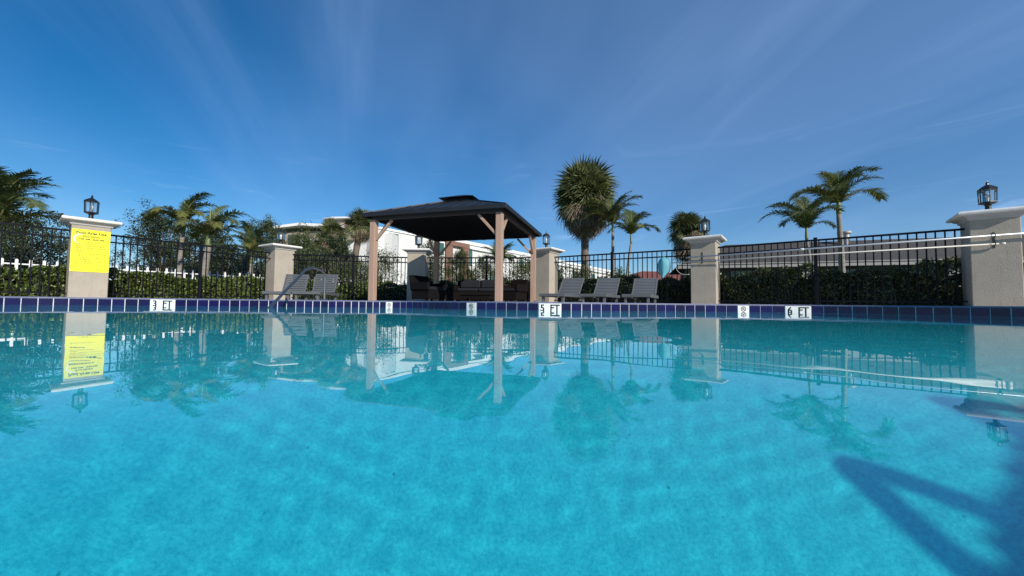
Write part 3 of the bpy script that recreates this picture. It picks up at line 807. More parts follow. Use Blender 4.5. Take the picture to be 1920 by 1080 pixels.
def feather_palm(x, y, h, label, seed, fl=1.7, trunk_r=0.085, lean=(0, 0), spec=None, yel=0.15, base=0.04, nfr=13, shaft=0.6, z0s=1.0):
    r_ = random.Random(seed)
    t = empty('feather_palm', (x, y, base), 0, label, 'palm tree', 'feather-leaved palms around the pool')
    tr = MB(); pts = []; rad = []
    for i in range(15):
        f = i / 14
        pts.append((lean[0] * f ** 1.5 - lean[0], lean[1] * f ** 1.5 - lean[1], h * f))
        rad.append(trunk_r * (1.25 - 0.45 * f) * (1 + (0.05 if i % 2 else -0.02)) * (1.35 if i == 0 else 1))
    tr.tube(pts, rad, 10); o = tr.build('trunk', M['bark_palm'], t, True)
    sh = MB(); sh.lathe([(trunk_r * 0.8, h - 0.02), (trunk_r * 0.88, h + 0.10), (trunk_r * 0.7, h + shaft * 0.6), (trunk_r * 0.4, h + shaft)], 10)
    sh.build('crownshaft', M['shaft'], t, True)
    s = fl / 1.7 * 1.12
    if spec is None:
        spec = []
        for i in range(nfr):
            az = i * 137.5 + r_.uniform(-15, 15)
            tier = i / nfr
            k = 0 if tier < 0.2 else (1 if tier < 0.45 else (2 if tier < 0.65 else (3 if tier < 0.85 else 4)))
            spec.append((az, k, r_.uniform(0.85, 1.08)))
    for az, k, sc in spec:
        if r_.random() < yel and k > 0: me_ = fr_y[min(2, k // 2)]
        else: me_ = fr[k]
        link('frond', me_, t, (0, 0, h + shaft * (0.8 if k < 2 else 0.62)), (R(r_.uniform(-6, 6)), 0, R(az)), s * sc)
    # unopened spear leaf
    sp = MB(); sp.tube([(0, 0, h + shaft * 0.8), (0.02, 0, h + shaft + 0.5 * s), (0.03, 0, h + shaft + 1.0 * s)], [0.03, 0.02, 0.004], 5); sp.build('spear_leaf', M['shaft'], t)
    return t

# --- fan palms
def fan_mesh(seed, m, rad=0.75, pet=0.7, n_=28, spread=260, droop=0.42, dead=False):
    r_ = random.Random(seed); s = MB()
    s.tube([(0, 0, 0), (pet * 0.5, 0, 0.03), (pet, 0, 0)], [0.018, 0.013, 0.010], 4); s.sh = [0.7] * len(s.f)
    c = Vector((pet, 0, 0))
    for i in range(n_):
        a = R(-spread / 2 + spread * i / (n_ - 1)); L = rad * (0.72 + 0.28 * math.cos(a * 0.62)) * r_.uniform(0.88, 1.08)
        d = Vector((math.cos(a), math.sin(a), 0.0)); fold = 0.05 * (1 if i % 2 else -1)
        sd = Vector((-math.sin(a), math.cos(a), 0)); w = L * math.pi * spread / 180 / n_ * 0.36
        zc_ = -0.30 * abs(math.sin(a)) * L * 0.5
        m1 = c + d * L * 0.5 + Vector((0, 0, fold + zc_)); tp = c + d * L + Vector((0, 0, -droop * L * r_.uniform(0.6, 1.3) + zc_))
        m2 = c + d * L * 0.8 + Vector((0, 0, fold * 0.5 - droop * L * 0.35 + zc_))
        s.add([c, m1 - sd * w, m1 + sd * w, m2 - sd * w * 0.42, m2 + sd * w * 0.42, tp], [(0, 1, 2), (1, 3, 4, 2), (3, 5, 4)], r_.betavariate(2, 2.4) * 0.85)
    return s.mesh('fan_leaf', m)
fan = [fan_mesh(1, M['leaf_fan']), fan_mesh(2, M['leaf_fan'], droop=0.65), fan_mesh(3, M['leaf_fan'], droop=0.3, spread=210), fan_mesh(4, M['leaf_palm_y'], droop=0.5)]
fan_dead = [fan_mesh(21, M['leaf_dead'], rad=0.62, droop=0.9, spread=120, n_=14), fan_mesh(22, M['leaf_dead'], rad=0.7, droop=0.6, spread=90, n_=12)]

def fan_palm(x, y, h, label, seed, rx=1.6, up=2.0, down=1.7, nleaf=110, ndead=70, trunk_r=0.17, lean=(0, 0), base=0.04, ysh=0.06):
    """h = height of the crown's heart"""
    r_ = random.Random(seed)
    t = empty('fan_palm', (x, y, base), 0, label, 'palm tree', 'fan-leaved palms beyond the fence')
    tr = MB(); pts = []; rad = []
    for i in range(16):
        f = i / 15; pts.append((lean[0] * (f ** 1.4 - 1), lean[1] * (f ** 1.4 - 1), h * f)); rad.append(trunk_r * (1.15 - 0.15 * f) * (1.07 if i % 2 else 0.97))
    tr.tube(pts, rad, 10); tr.build('trunk', M['bark_dark'], t, True)
    for i in range(nleaf):
        f = (i + 0.5) / nleaf
        el = R(88 - 128 * f ** 0.9 + r_.uniform(-7, 7)); az = i * 2.39996 + r_.uniform(-0.3, 0.3)
        # ellipsoid crown: scale the leaf reach with direction
        ru = up if el > 0 else down
        reach = 1.0 / math.sqrt((math.cos(el) / rx) ** 2 + (math.sin(el) / ru) ** 2)
        s = reach / 1.45 * r_.uniform(0.70, 1.08)
        me_ = fan[3] if r_.random() < ysh else fan[r_.randrange(3)]
        rot = Matrix.Rotation(az, 4, 'Z') @ Matrix.Rotation(-el, 4, 'Y') @ Matrix.Rotation(r_.uniform(-0.9, 0.9), 4, 'X')
        o = link('fan_leaf', me_, t); o.matrix_local = Matrix.Translation((0, 0, h + r_.uniform(-0.15, 0.15))) @ rot @ Matrix.Scale(s, 4)
    for i in range(ndead):
        el = R(r_.triangular(-88, 2, -60)); az = r_.uniform(0, 6.283)
        reach = 1.0 / math.sqrt((math.cos(el) / (rx * 0.97)) ** 2 + (math.sin(el) / down) ** 2)
        rot = Matrix.Rotation(az, 4, 'Z') @ Matrix.Rotation(-el, 4, 'Y') @ Matrix.Rotation(r_.uniform(-0.6, 0.6), 4, 'X')
        o = link('dead_leaf', fan_dead[i % 2], t); o.matrix_local = Matrix.Translation((0, 0, h + r_.uniform(-0.1, 0.1) * down)) @ rot @ Matrix.Scale(reach / 1.32 * r_.uniform(0.7, 1.0), 4)
    return t

# --- broad-leaved trees and shrubs
def leafy_tree(x, y, h, w, label, seed, m='leaf_oak', n_=9000, leaf=0.15, trunk=0.14, clumps=26, crown0=0.3, group='leafy trees beyond the fence', cat='tree', name='leafy_tree', sparse=0.34, base=0.04, bark='bark_dark'):
    rng = np.random.default_rng(seed); r_ = random.Random(seed)
    t = empty(name, (x, y, base), 0, label, cat, group)
    tr = MB(); z0 = h * crown0
    tr.tube([(0, 0, 0), (0.03 * w, 0, z0 * 0.6), (0, 0.02, z0 * 1.1)], [trunk * 1.3, trunk, trunk * 0.85], 8)
    cs = []
    for i in range(clumps):
        a = i * 2.4 + r_.uniform(-0.4, 0.4); f = (i + 0.5) / clumps
        rr = w / 2 * math.sqrt(r_.uniform(0.05, 1)) * (0.95 - 0.45 * abs(2 * f - 0.75) ** 2)
        z = h * (crown0 + (0.97 - crown0) * f)
        rr *= math.sqrt(max(0.12, 1 - ((z / h - (crown0 + 1) / 2) / ((1 - crown0) / 1.9)) ** 2))
        c = Vector((rr * math.cos(a), rr * math.sin(a), z)); cs.append(c)
        mid = Vector((c.x * 0.4, c.y * 0.4, z0 + (c.z - z0) * 0.45))
        tr.tube([(0, 0.01, z0 * 0.95), mid, c], [trunk * 0.5, trunk * 0.28, trunk * 0.08], 5)
    tr.build('trunk', M[bark], t, True)
    per = n_ // clumps; pts = []
    for c in cs:
        s = w * r_.uniform(0.09, 0.17)
        # leaves gather round twigs inside the clump
        tw = rng.normal(0, 1, (9, 3)) * np.array([s, s, s * 0.62])
        k = rng.integers(0, 9, per)
        pts.append(np.array(c) + tw[k] + rng.normal(0, s * sparse, (per, 3)))
    pts = np.concatenate(pts); pts = pts[pts[:, 2] > 0.05]
    leaf_cloud('crown', M[m], pts, (0.2, 0), leaf, t, rng, 0.5)
    return t

# ------------------------------------------------------------------ gazebo
def gazebo():
    C0 = Vector((-1.43, 10.68)); ang = math.atan2(-1.0, 3.38)
    t = empty('gazebo', (C0.x, C0.y, DZ), ang, 'open pool gazebo with brown posts and a dark metal hip roof with a small cap', 'gazebo')
    h = 1.68; pw = 0.075
    for sx, sy in ((-1, -1), (1, -1), (1, 1), (-1, 1)):
        p = MB(); p.box(sx * h - pw, sx * h + pw, sy * h - pw, sy * h + pw, 0.012, 2.06, bev=0.006); p.build('post', M['post_wood'], t)
        p = MB(); p.box(sx * h - pw - .03, sx * h + pw + .03, sy * h - pw - .03, sy * h + pw + .03, 0.001, 0.012); p.build('base_plate', M['beam_dark'], t)
        for ax in (0, 1):
            q_ = MB()
            if ax == 0: a_ = Vector((sx * (h - pw), sy * h, 1.56)); b_ = Vector((sx * (h - 0.52), sy * h, 2.04))
            else: a_ = Vector((sx * h, sy * (h - pw), 1.56)); b_ = Vector((sx * h, sy * (h - 0.52), 2.04))
            q_.beam(a_, b_, 0.06, 0.06, bev=0.004); q_.build('brace', M['post_wood'], t)
    for k in range(4):
        rot = Matrix.Rotation(math.pi / 2 * k, 4, 'Z')
        b = MB()
        for x0, x1 in ((-h - 0.05, -0.02), (0.02, h + 0.05)):     # each beam is bolted together from two halves
            b.box(x0, x1, -h - 0.055, -h + 0.055, 2.06 if k % 2 == 0 else 2.0605, 2.19, rot)
        b.box(-0.06, 0.06, -h - 0.062, -h + 0.062, 2.055, 2.192, rot)
        b.build('beam', M['beam_dark'], t)
    # roof: four slopes, each a metal part with standing seams
    E = h + 0.20; zt = 2.80; z0 = 2.20; r1 = 0.36
    for k in range(4):
        rot = Matrix.Rotation(math.pi / 2 * k, 4, 'Z'); r_ = MB()
        v = [(-E, -E, z0), (E, -E, z0), (r1, -r1, zt), (-r1, -r1, zt)]
        r_.add([rot @ Vector(p) for p in v], [(0, 1, 2, 3)])
        v2 = [(-E, -E, z0 - 0.03), (E, -E, z0 - 0.03), (r1, -r1, zt - 0.03), (-r1, -r1, zt - 0.03)]
        r_.add([rot @ Vector(p) for p in v2], [(3, 2, 1, 0)])
        pan = r_.build('roof_slope', M['roof_metal'], t)
        nseam = 11
        for i in range(nseam):
            xx = -E + 2 * E * (i + 0.5) / nseam
            f1 = 1.0 if abs(xx) <= r1 else (E - abs(xx)) / (E - r1)
            if f1 < 0.08: continue
            q_ = MB(); a_ = Vector((xx, -E, z0 + 0.008)); b_ = Vector((xx, -E + (E - r1) * f1, z0 + (zt - z0) * f1 + 0.008))
            q_.beam(rot @ a_, rot @ b_, 0.022, 0.022, up=rot @ Vector((0, -0.35, 1))); q_.build('seam', M['roof_metal'], pan)
        g = MB(); g.box(-E - 0.012, E + 0.012, -E - 0.022, -E + 0.022, z0 - 0.085 + 0.0005 * k, z0 + 0.012 + 0.0005 * k, rot, bev=0.004); g.build('gutter', M['roof_metal'], t)
        hp = MB(); hp.beam(rot @ Vector((-E, -E, z0 + 0.012)), rot @ Vector((-r1, -r1, zt + 0.012)), 0.05, 0.03); hp.build('hip_cap', M['roof_metal'], t)
        # rafters below
        rf = MB()
        for xx in (-0.9, 0, 0.9):
            f1 = 1 if abs(xx) <= r1 else (E - abs(xx)) / (E - r1)
            rf.beam(rot @ Vector((xx, -h, z0 - 0.05 + 0.08)), rot @ Vector((xx, -E + (E - r1) * f1, z0 + (zt - z0) * f1 - 0.06)), 0.05, 0.05)
        rf.build('rafter', M['beam_dark'], t)
    # ceiling netting hung from the beams
    cl = MB(); g = 14; hh = h - 0.07
    vs = []
    for j in range(g + 1):
        for i in range(g + 1):
            x = -hh + 2 * hh * i / g; y = -hh + 2 * hh * j / g; e = max(abs(x), abs(y)) / hh
            vs.append((x, y, 2.05 + 0.30 * (1 - e ** 1.3) + 0.012 * math.sin(x * 9 + y * 4)))
    cl.add(vs, [(j * (g + 1) + i, j * (g + 1) + i + 1, (j + 1) * (g + 1) + i + 1, (j + 1) * (g + 1) + i) for j in range(g) for i in range(g)])
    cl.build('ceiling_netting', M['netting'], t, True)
    # vented cap
    nk = MB(); nk.box(-0.33, 0.33, -0.33, 0.33, zt - 0.02, zt + 0.09); nk.build('vent_neck', M['roof_metal'], t)
    c = MB(); E2 = 0.52; zz = zt + 0.075
    c.add([(-E2, -E2, zz), (E2, -E2, zz), (E2, E2, zz), (-E2, E2, zz), (-0.13, -0.13, zz + 0.15), (0.13, -0.13, zz + 0.15), (0.13, 0.13, zz + 0.15), (-0.13, 0.13, zz + 0.15)],
          [(3, 2, 1, 0), (0, 1, 5, 4), (1, 2, 6, 5), (2, 3, 7, 6), (3, 0, 4, 7), (4, 5, 6, 7)])
    c.build('vent_cap', M['roof_metal'], t)
gazebo()

# ------------------------------------------------------------------ furniture below the gazebo
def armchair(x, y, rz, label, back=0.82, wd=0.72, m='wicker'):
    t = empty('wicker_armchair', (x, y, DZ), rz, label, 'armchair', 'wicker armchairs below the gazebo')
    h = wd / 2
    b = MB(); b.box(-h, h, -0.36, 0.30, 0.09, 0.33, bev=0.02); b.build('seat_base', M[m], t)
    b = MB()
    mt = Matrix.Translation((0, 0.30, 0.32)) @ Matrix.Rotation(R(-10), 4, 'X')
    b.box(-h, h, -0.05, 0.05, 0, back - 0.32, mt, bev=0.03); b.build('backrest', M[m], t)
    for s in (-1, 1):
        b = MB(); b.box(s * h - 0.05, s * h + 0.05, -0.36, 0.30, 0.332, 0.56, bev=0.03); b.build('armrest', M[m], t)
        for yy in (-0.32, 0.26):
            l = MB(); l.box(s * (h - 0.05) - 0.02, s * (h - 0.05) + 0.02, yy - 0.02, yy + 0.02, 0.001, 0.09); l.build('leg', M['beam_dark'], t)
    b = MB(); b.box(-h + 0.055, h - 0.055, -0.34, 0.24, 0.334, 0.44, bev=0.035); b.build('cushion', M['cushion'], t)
    return t
armchair(-2.42, 11.0, R(62), 'dark wicker armchair at the left under the gazebo, in front of the shaded pillar', 0.78, 0.8)
armchair(0.05, 11.55, R(-30), 'brown high-backed wicker armchair at the right under the gazebo', 0.74, 0.62, 'wicker_brown')
def loveseat():
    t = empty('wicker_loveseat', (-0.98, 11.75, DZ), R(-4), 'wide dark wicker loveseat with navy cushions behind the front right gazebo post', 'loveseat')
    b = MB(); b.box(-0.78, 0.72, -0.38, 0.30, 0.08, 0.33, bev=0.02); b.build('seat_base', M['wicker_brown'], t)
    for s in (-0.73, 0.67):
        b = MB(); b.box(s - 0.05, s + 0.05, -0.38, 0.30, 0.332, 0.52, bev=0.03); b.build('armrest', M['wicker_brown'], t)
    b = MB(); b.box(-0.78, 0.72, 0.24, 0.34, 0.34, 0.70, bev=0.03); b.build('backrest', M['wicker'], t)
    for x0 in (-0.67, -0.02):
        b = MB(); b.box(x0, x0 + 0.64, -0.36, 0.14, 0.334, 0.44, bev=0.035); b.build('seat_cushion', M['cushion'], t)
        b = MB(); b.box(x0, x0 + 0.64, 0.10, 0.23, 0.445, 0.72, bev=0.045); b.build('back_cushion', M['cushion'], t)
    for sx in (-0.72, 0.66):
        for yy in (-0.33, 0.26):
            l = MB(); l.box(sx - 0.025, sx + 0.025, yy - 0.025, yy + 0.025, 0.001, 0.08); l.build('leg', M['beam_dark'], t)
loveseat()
def table():
    t = empty('coffee_table', (-0.95, 10.55, DZ), R(-16), 'low brown wicker coffee table in front of the loveseat', 'coffee table')
    b = MB(); b.box(-0.46, 0.46, -0.28, 0.28, 0.20, 0.235, bev=0.006); b.build('tabletop', M['wicker_brown'], t)
    b = MB(); b.box(-0.42, 0.42, -0.24, 0.24, 0.12, 0.20); b.build('skirt', M['wicker_brown'], t)
    for sx in (-0.40, 0.40):
        for yy in (-0.22, 0.22):
            l = MB(); l.box(sx - 0.02, sx + 0.02, yy - 0.02, yy + 0.02, 0.001, 0.12); l.build('leg', M['wicker_brown'], t)
table()

# ------------------------------------------------------------------ loungers
def make_lounger(m_, back_deg=52, bl=0.62, wd=0.62, seat_h=0.235, L=1.25):
    t = empty('chaise_lounger', (0, 0, DZ), 0, 'x', 'lounger', 'x')
    h = wd / 2
    for s in (-1, 1):
        b = MB(); b.box(s * h - 0.022, s * h + 0.022, -L, 0.35, seat_h - 0.075, seat_h, bev=0.005); b.build('side_rail', M['slat'], t)
        for yy in (-L + 0.10, 0.22):
            b = MB(); b.box(s * (h - 0.055) - 0.028, s * (h - 0.055) + 0.028, yy - 0.04, yy + 0.04, 0.001, seat_h - 0.01, bev=0.004); b.build('leg', M['slat'], t)
    b = MB(); b.box(-h + 0.023, h - 0.023, -L, -L + 0.045, seat_h - 0.070, seat_h - 0.003, bev=0.004); b.build('end_rail', M['slat'], t)
    sl = MB(); sl.box(-h + 0.024, h - 0.024, -0.029, 0.029, -0.009, 0.009, bev=0.003); slm = sl.mesh('slat', m_)
    k = int((L - 0.1) / 0.073)
    for i in range(k): link('slat', slm, t, (0, -L + 0.09 + i * 0.073, seat_h - 0.008))
    a = R(back_deg)
    d = Vector((0, math.cos(a), math.sin(a))); st = Vector((0, 0.0, seat_h + 0.008))
    for s in (-1, 1):
        back = MB(); back.beam(st + Vector((s * (h - 0.02), 0, 0)), st + Vector((s * (h - 0.02), 0, 0)) + d * bl, 0.036, 0.03); back.build('back_frame', m_, t)
    sl = MB(); sl.box(-h + 0.039, h - 0.039, -0.0235, 0.0235, -0.009, 0.009, bev=0.003); slb = sl.mesh('back_slat', m_)
    kb = int(bl / 0.056)
    for i in range(kb):
        p = st + d * (0.03 + i * (bl - 0.05) / (kb - 1)); link('back_slat', slb, t, p, (a, 0, 0))
    pr = MB(); p1 = st + d * bl * 0.6 + Vector((0, 0.02, -0.02)); pr.beam(p1, Vector((0, 0.33, seat_h - 0.03)), 0.4, 0.018); pr.build('prop', M['slat'], t)
    return t
LA = make_lounger(M['slat'], 62, 0.60)
GL = 'grey slatted loungers left of the gazebo'
LA.location = (-6.28, 10.9, DZ); LA.rotation_euler = (0, 0, R(12)); LA['label'] = 'grey slatted lounger nearest the left stucco pillar, behind the handrail'; LA['group'] = GL
o = copy_tree(LA); o.location = (-5.35, 10.75, DZ); o.rotation_euler = (0, 0, R(8)); o['label'] = 'grey slatted lounger between its twin and the left gazebo post'
LB = make_lounger(M['slat_light'], 45, 0.66)
GR = 'grey slatted loungers right of the gazebo'
for k, (x, y, a, lab) in enumerate(((1.52, 10.2, -27, 'weathered grey lounger nearest the gazebo, first of the right-hand three'),
                                    (2.48, 10.1, -27, 'weathered grey lounger in the middle of the right-hand three'),
                                    (3.48, 10.0, -27, 'weathered grey lounger closest to the skimmer net, last of the right-hand three'))):
    o = LB if k == 0 else copy_tree(LB)
    o.location = (x, y, DZ); o.rotation_euler = (0, 0, R(a)); o['label'] = lab; o['group'] = GR

# ------------------------------------------------------------------ handrail at the steps
hr = empty('pool_handrail', (-3.54, 7.15, DZ), 0, 'bent steel handrail running down into the shallow end, in front of the left loungers', 'handrail')
def arc(p0, p1, p2, n_=6):
    p0, p1, p2 = Vector(p0), Vector(p1), Vector(p2)
    return [p0 * (1 - t) ** 2 + p1 * 2 * t * (1 - t) + p2 * t * t for t in [i / n_ for i in range(n_ + 1)]]
pts = [(0, 0, 0)] + arc((0, 0, 0.42), (0, 0, 0.55), (-0.01, -0.16, 0.565)) + arc((-0.02, -0.36, 0.58), (-0.03, -0.52, 0.58), (0.0, -0.72, 0.49)) + [(0.40, -2.22, -0.10), (0.66, -3.0, -0.52), (0.68, -3.05, -0.72)]
b = MB(); b.tube(pts, 0.021, 12); smooth_by_angle(b.build('tube', M['steel'], hr), 60)
b = MB(); b.lathe([(0.055, 0.001), (0.055, 0.012), (0.03, 0.03), (0.024, 0.03)], 16); smooth_by_angle(b.build('flange', M['steel'], hr))

# ------------------------------------------------------------------ skimmer net and poles
# both poles hang on hooks along the two right-hand pillars
def on_face(k, u, z, out):      # point in front of pillar k's front face
    o = pillars[k]; a = o.rotation_euler.z
    c = Vector((o.location.x, o.location.y, 0)); t_ = Vector((math.cos(a), math.sin(a), 0)); nn = Vector((math.sin(a), -math.cos(a), 0))
    return c + t_ * u + nn * (W / 2 + out) + Vector((0, 0, z))
A1 = on_face(4, -0.02, 1.49, 0.07); A2 = on_face(5, -0.05, 1.545, 0.07)
d = (A2 - A1).normalized()
pl = empty('telescopic_pole', tuple(A1 - d * 0.45), 0, 'long pale aluminium pole, upper of the two hung on the right-hand pillars', 'pole')
P0 = A1 - d * 0.42; P1 = A2 + d * 1.6
b = MB(); b.tube([P0 - P0 + (P0 - Vector(pl.location)), P1 - Vector(pl.location)], 0.019, 10); b.build('tube', M['alu'], pl, True)
b = MB(); m_ = P0.lerp(P1, 0.36) - Vector(pl.location); b.tube([m_, m_ + d * 0.10], 0.026, 10); b.build('collar', M['rope_white'], pl, True)
B1 = on_face(4, -0.02, 1.36, 0.07); B2 = on_face(5, -0.02, 1.375, 0.07)
d2 = (B2 - B1).normalized(); Q0 = B1 - d2 * 0.85; Q1 = B2 + d2 * 0.06
sk = empty('skimmer_net', tuple(Q0), 0, 'cyan leaf skimmer net on a long cream pole, lower of the two hung poles', 'skimmer net')
b = MB(); b.tube([Vector((0, 0, 0)), Q1 - Q0], 0.015, 10); b.build('handle_pole', M['rope_white'], sk, True)
b = MB(); b.tube([Q1 - Q0, Q1 - Q0 + d2 * 0.07], 0.021, 10); b.build('end_grip', M['rope_white'], sk, True)
# net head: hoop with a hanging mesh bag
hoop = MB(); pts = []
R1, R2 = 0.20, 0.27
for i in range(25):
    a = 2 * math.pi * i / 24
    pts.append(-d2 * (0.20) + (d2 * math.cos(a) * 0.19) + Vector((0, 0, math.sin(a) * 0.26 - 0.12)))
hoop.tube(pts, 0.012, 6); hoop.build('hoop', M['hook'], sk, True)
nb = MB(); vs = []; nu, nv = 16, 7
sidev = Vector((d2.y, -d2.x, 0))
for j in range(nv + 1):
    f = j / nv
    for i in range(nu):
        a = 2 * math.pi * i / nu; rr = (1 - f ** 2 * 0.85) * (1 - 0.28 * max(0, -math.sin(a)))
        vs.append(-d2 * 0.20 + d2 * math.cos(a) * 0.18 * rr + Vector((0, 0, math.sin(a) * 0.30 - 0.10 - 0.06 * f * 1 + 0.015 * math.sin(a * 5 + f * 6))) + sidev * (0.13 * f + 0.01 * math.sin(a * 3)))
fs = [(j * nu + i, j * nu + (i + 1) % nu, (j + 1) * nu + (i + 1) % nu, (j + 1) * nu + i) for j in range(nv) for i in range(nu)] + [tuple(nv * nu + i for i in range(nu))]
nb.add(vs, fs); nb.build('net_bag', M['cyan_net'], sk, True)
# a loop of cord hanging by the pillar
b = MB(); b.tube(arc(d2 * 0.12 + Vector((0, 0, 0)), d2 * 0.16 + Vector((0, 0, -0.42)), d2 * 0.52 + Vector((0, 0, -0.36)), 10), 0.006, 5); b.build('cord', M['rope_white'], sk, True)
for k, lab in ((4, 'dark double pole hook screwed to the pillar beside the skimmer net'), (5, 'dark double pole hook screwed to the large right pillar')):
    o = empty('pole_hook', tuple(on_face(k, -0.02, 1.30, 0.0)), pillars[k].rotation_euler.z, lab, 'hook', 'pole hooks on the right-hand pillars')
    b = MB(); b.box(-0.018, 0.018, -0.008, -0.001, 0.0, 0.32, bev=0.002); b.build('back_plate', M['hook'], o)
    for z in ((0.165, 0.035) if k == 4 else (0.215, 0.05)):
        b = MB(); b.tube([(0, -0.008, z - 0.02), (0, -0.07, z), (0, -0.105, z + 0.03), (0, -0.105, z + 0.06)], 0.008, 6); b.build('prong', M['hook'], o)

# ------------------------------------------------------------------ the yellow sign
o = pillars[0]; a = o.rotation_euler.z
sg = empty('rules_sign', tuple(on_face(0, 0.0, 0.76, 0.0)), a, 'yellow Pool Area Use rules sign fixed to the left stucco pillar', 'sign')
b = MB(); b.box(-0.325, 0.325, -0.012, -0.001, 0, 1.04, bev=0.003); b.build('panel', M['yellow'], sg)
def sign_text(s, size, x, z, al='CENTER', bold=0.002):
    l = link('lettering', text_mesh(s, size, M['sign_ink'], bold, al, 0.0006), sg); l.location = (x, -0.0135, z); l.rotation_euler = (R(90), 0, 0)
sign_text('Pool Area Use', 0.086, 0.0, 0.955, bold=0.0032)
sign_text('Pool Hours', 0.060, 0.0, 0.868, bold=0.002)
sign_text('7:00 AM - 8:00 PM', 0.056, 0.0, 0.80, bold=0.002)
for x in (-0.30, 0.30):
    for z in (0.025, 1.015):
        b = MB(); b.tube([(x, -0.0125, z), (x, -0.016, z)], 0.008, 8); b.build('screw', M['galv'], sg)
ln = MB(); r_ = random.Random(4); z = 0.725; w_ = [0.40, 0.34, 0.54, 0.56, 0.28, 0.24, 0.52, 0.12, 0.40, 0.24, 0.42, 0.36]
for i, wd in enumerate(w_):        # lines of print too small to read
    x = -0.25
    while x < -0.25 + wd:
        l_ = r_.uniform(0.02, 0.06); ln.box(x, min(x + l_, -0.25 + wd), -0.0135, -0.0122, z - 0.006, z + 0.006); x += l_ + 0.010
    z -= 0.047
for x0, x1, z in ((-0.14, 0.18, 0.075), (-0.06, 0.04, 0.045)):
    x = x0
    while x < x1: l_ = r_.uniform(0.02, 0.05); ln.box(x, x + l_, -0.0135, -0.0122, z - 0.005, z + 0.005); x += l_ + 0.010
tag(ln.build('fine_print', M['sign_ink'], sg), kind='stuff')
cr = MB(); vs = []; n_ = 18     # white crescent printed at the upper left
for i in range(n_ + 1):
    t_ = i / n_; a_ = R(75 + 190 * t_); w_c = 0.030 * math.sin(math.pi * min(1, t_ * 1.08)) ** 0.8 + 0.001
    c_ = (-0.165, 0.80); rr = 0.115
    for q_ in (-1, 1): vs.append((c_[0] + (rr + q_ * w_c / 2) * math.cos(a_), -0.0128, c_[1] + (rr + q_ * w_c / 2) * math.sin(a_)))
cr.add(vs, [(2 * i, 2 * i + 1, 2 * i + 3, 2 * i + 2) for i in range(n_)])
b_ = cr.build('crescent', M['sign_white'], sg)

# ------------------------------------------------------------------ pool ladder beside the viewer (its shadow falls on the pool floor)
lad = empty('pool_ladder', (3.45, -1.46, DZ), R(9), 'steel pool ladder at the edge to the right of the viewer', 'ladder')
for sx in (-0.25, 0.25):
    pts = [(sx, 0.24, -0.95), (sx, 0.24, 0.70)] + arc((sx, 0.24, 0.72), (sx, 0.24, 0.83), (sx, 0.14, 0.84)) + arc((sx, -0.36, 0.84), (sx, -0.47, 0.83), (sx, -0.48, 0.70)) + [(sx, -0.48, 0.0)]
    b = MB(); b.tube(pts, 0.031, 12); smooth_by_angle(b.build('side_rail', M['steel'], lad), 60)
for z in (-0.35, -0.62, -0.88):
    b = MB(); b.box(-0.25, 0.25, 0.20, 0.28, z - 0.015, z + 0.015, bev=0.004); b.build('step', M['steel'], lad)

# ------------------------------------------------------------------ buildings
def white_building():
    ang = math.atan2(710, 518)     # the long wall runs away to the right
    t = empty('white_building', (-12.9, 35.5, 0.04), ang, 'long two-storey white building behind the gazebo, parapet falling away to the right', 'building')
    # local x along the wall, local -y towards the pool
    b = MB(); b.box(0, 8.9, 0, 9, 0, 7.05); b.build('end_block', M['white_wall'], t)
    b = MB(); b.box(-0.12, 8.98, -0.12, 9.1, 7.05, 7.25); b.build('parapet', M['white_trim'], t)
    b = MB(); b.box(1.45, 2.5, -0.08, 0.2, 0.0, 6.85); b.build('recess_panel', M['grey_recess'], t)
    b = MB(); b.box(8.9, 62, 0.4, 10, 0, 7.3); b.build('rear_block', M['white_wall'], t)
    b = MB(); b.box(9.0, 62.2, 0.2, 10.2, 7.3, 7.68); b.build('parapet', M['white_trim'], t)
    b = MB(); b.box(9.05, 13.0, -0.05, 0.38, 6.75, 7.28); b.build('porch_beam', M['brown_col'], t)
    for x in (9.1, 11.85):
        b = MB(); b.box(x, x + 1.1, 0.0, 0.38, 0, 6.75); b.build('column', M['brown_col'], t)
    b = MB(); b.box(13.2, 62, 0.05, 0.4, 6.75, 6.9); b.build('ledge', M['white_trim'], t)
    for x0, x1, z0, z1, yy in ((7.9, 8.7, 5.4, 6.8, 0), (13.1, 13.9, 4.6, 6.7, 0.4), (17.2, 18.4, 2.4, 4.4, 0.4), (24.0, 25.2, 5.0, 6.6, 0.4), (26.0, 27.2, 5.0, 6.6, 0.4), (33, 34.6, 4.6, 6.2, 0.4), (41.0, 42.6, 4.6, 6.2, 0.4), (49, 51, 4.6, 6.2, 0.4)):
        w = MB(); w.box(x0, x1, yy - 0.06, yy + 0.1, z0, z1); f = w.build('window', M['window'], t)
        g = MB(); g.box(x0 - 0.08, x0, yy - 0.1, yy + 0.1, z0, z1); g.box(x1, x1 + 0.08, yy - 0.1, yy + 0.1, z0, z1); g.box(x0 - 0.08, x1 + 0.08, yy - 0.1, yy + 0.1, z1, z1 + 0.08); g.box(x0 - 0.08, x1 + 0.08, yy - 0.12, yy + 0.1, z0 - 0.08, z0)
        g.build('frame', M['white_trim'], f)
white_building()
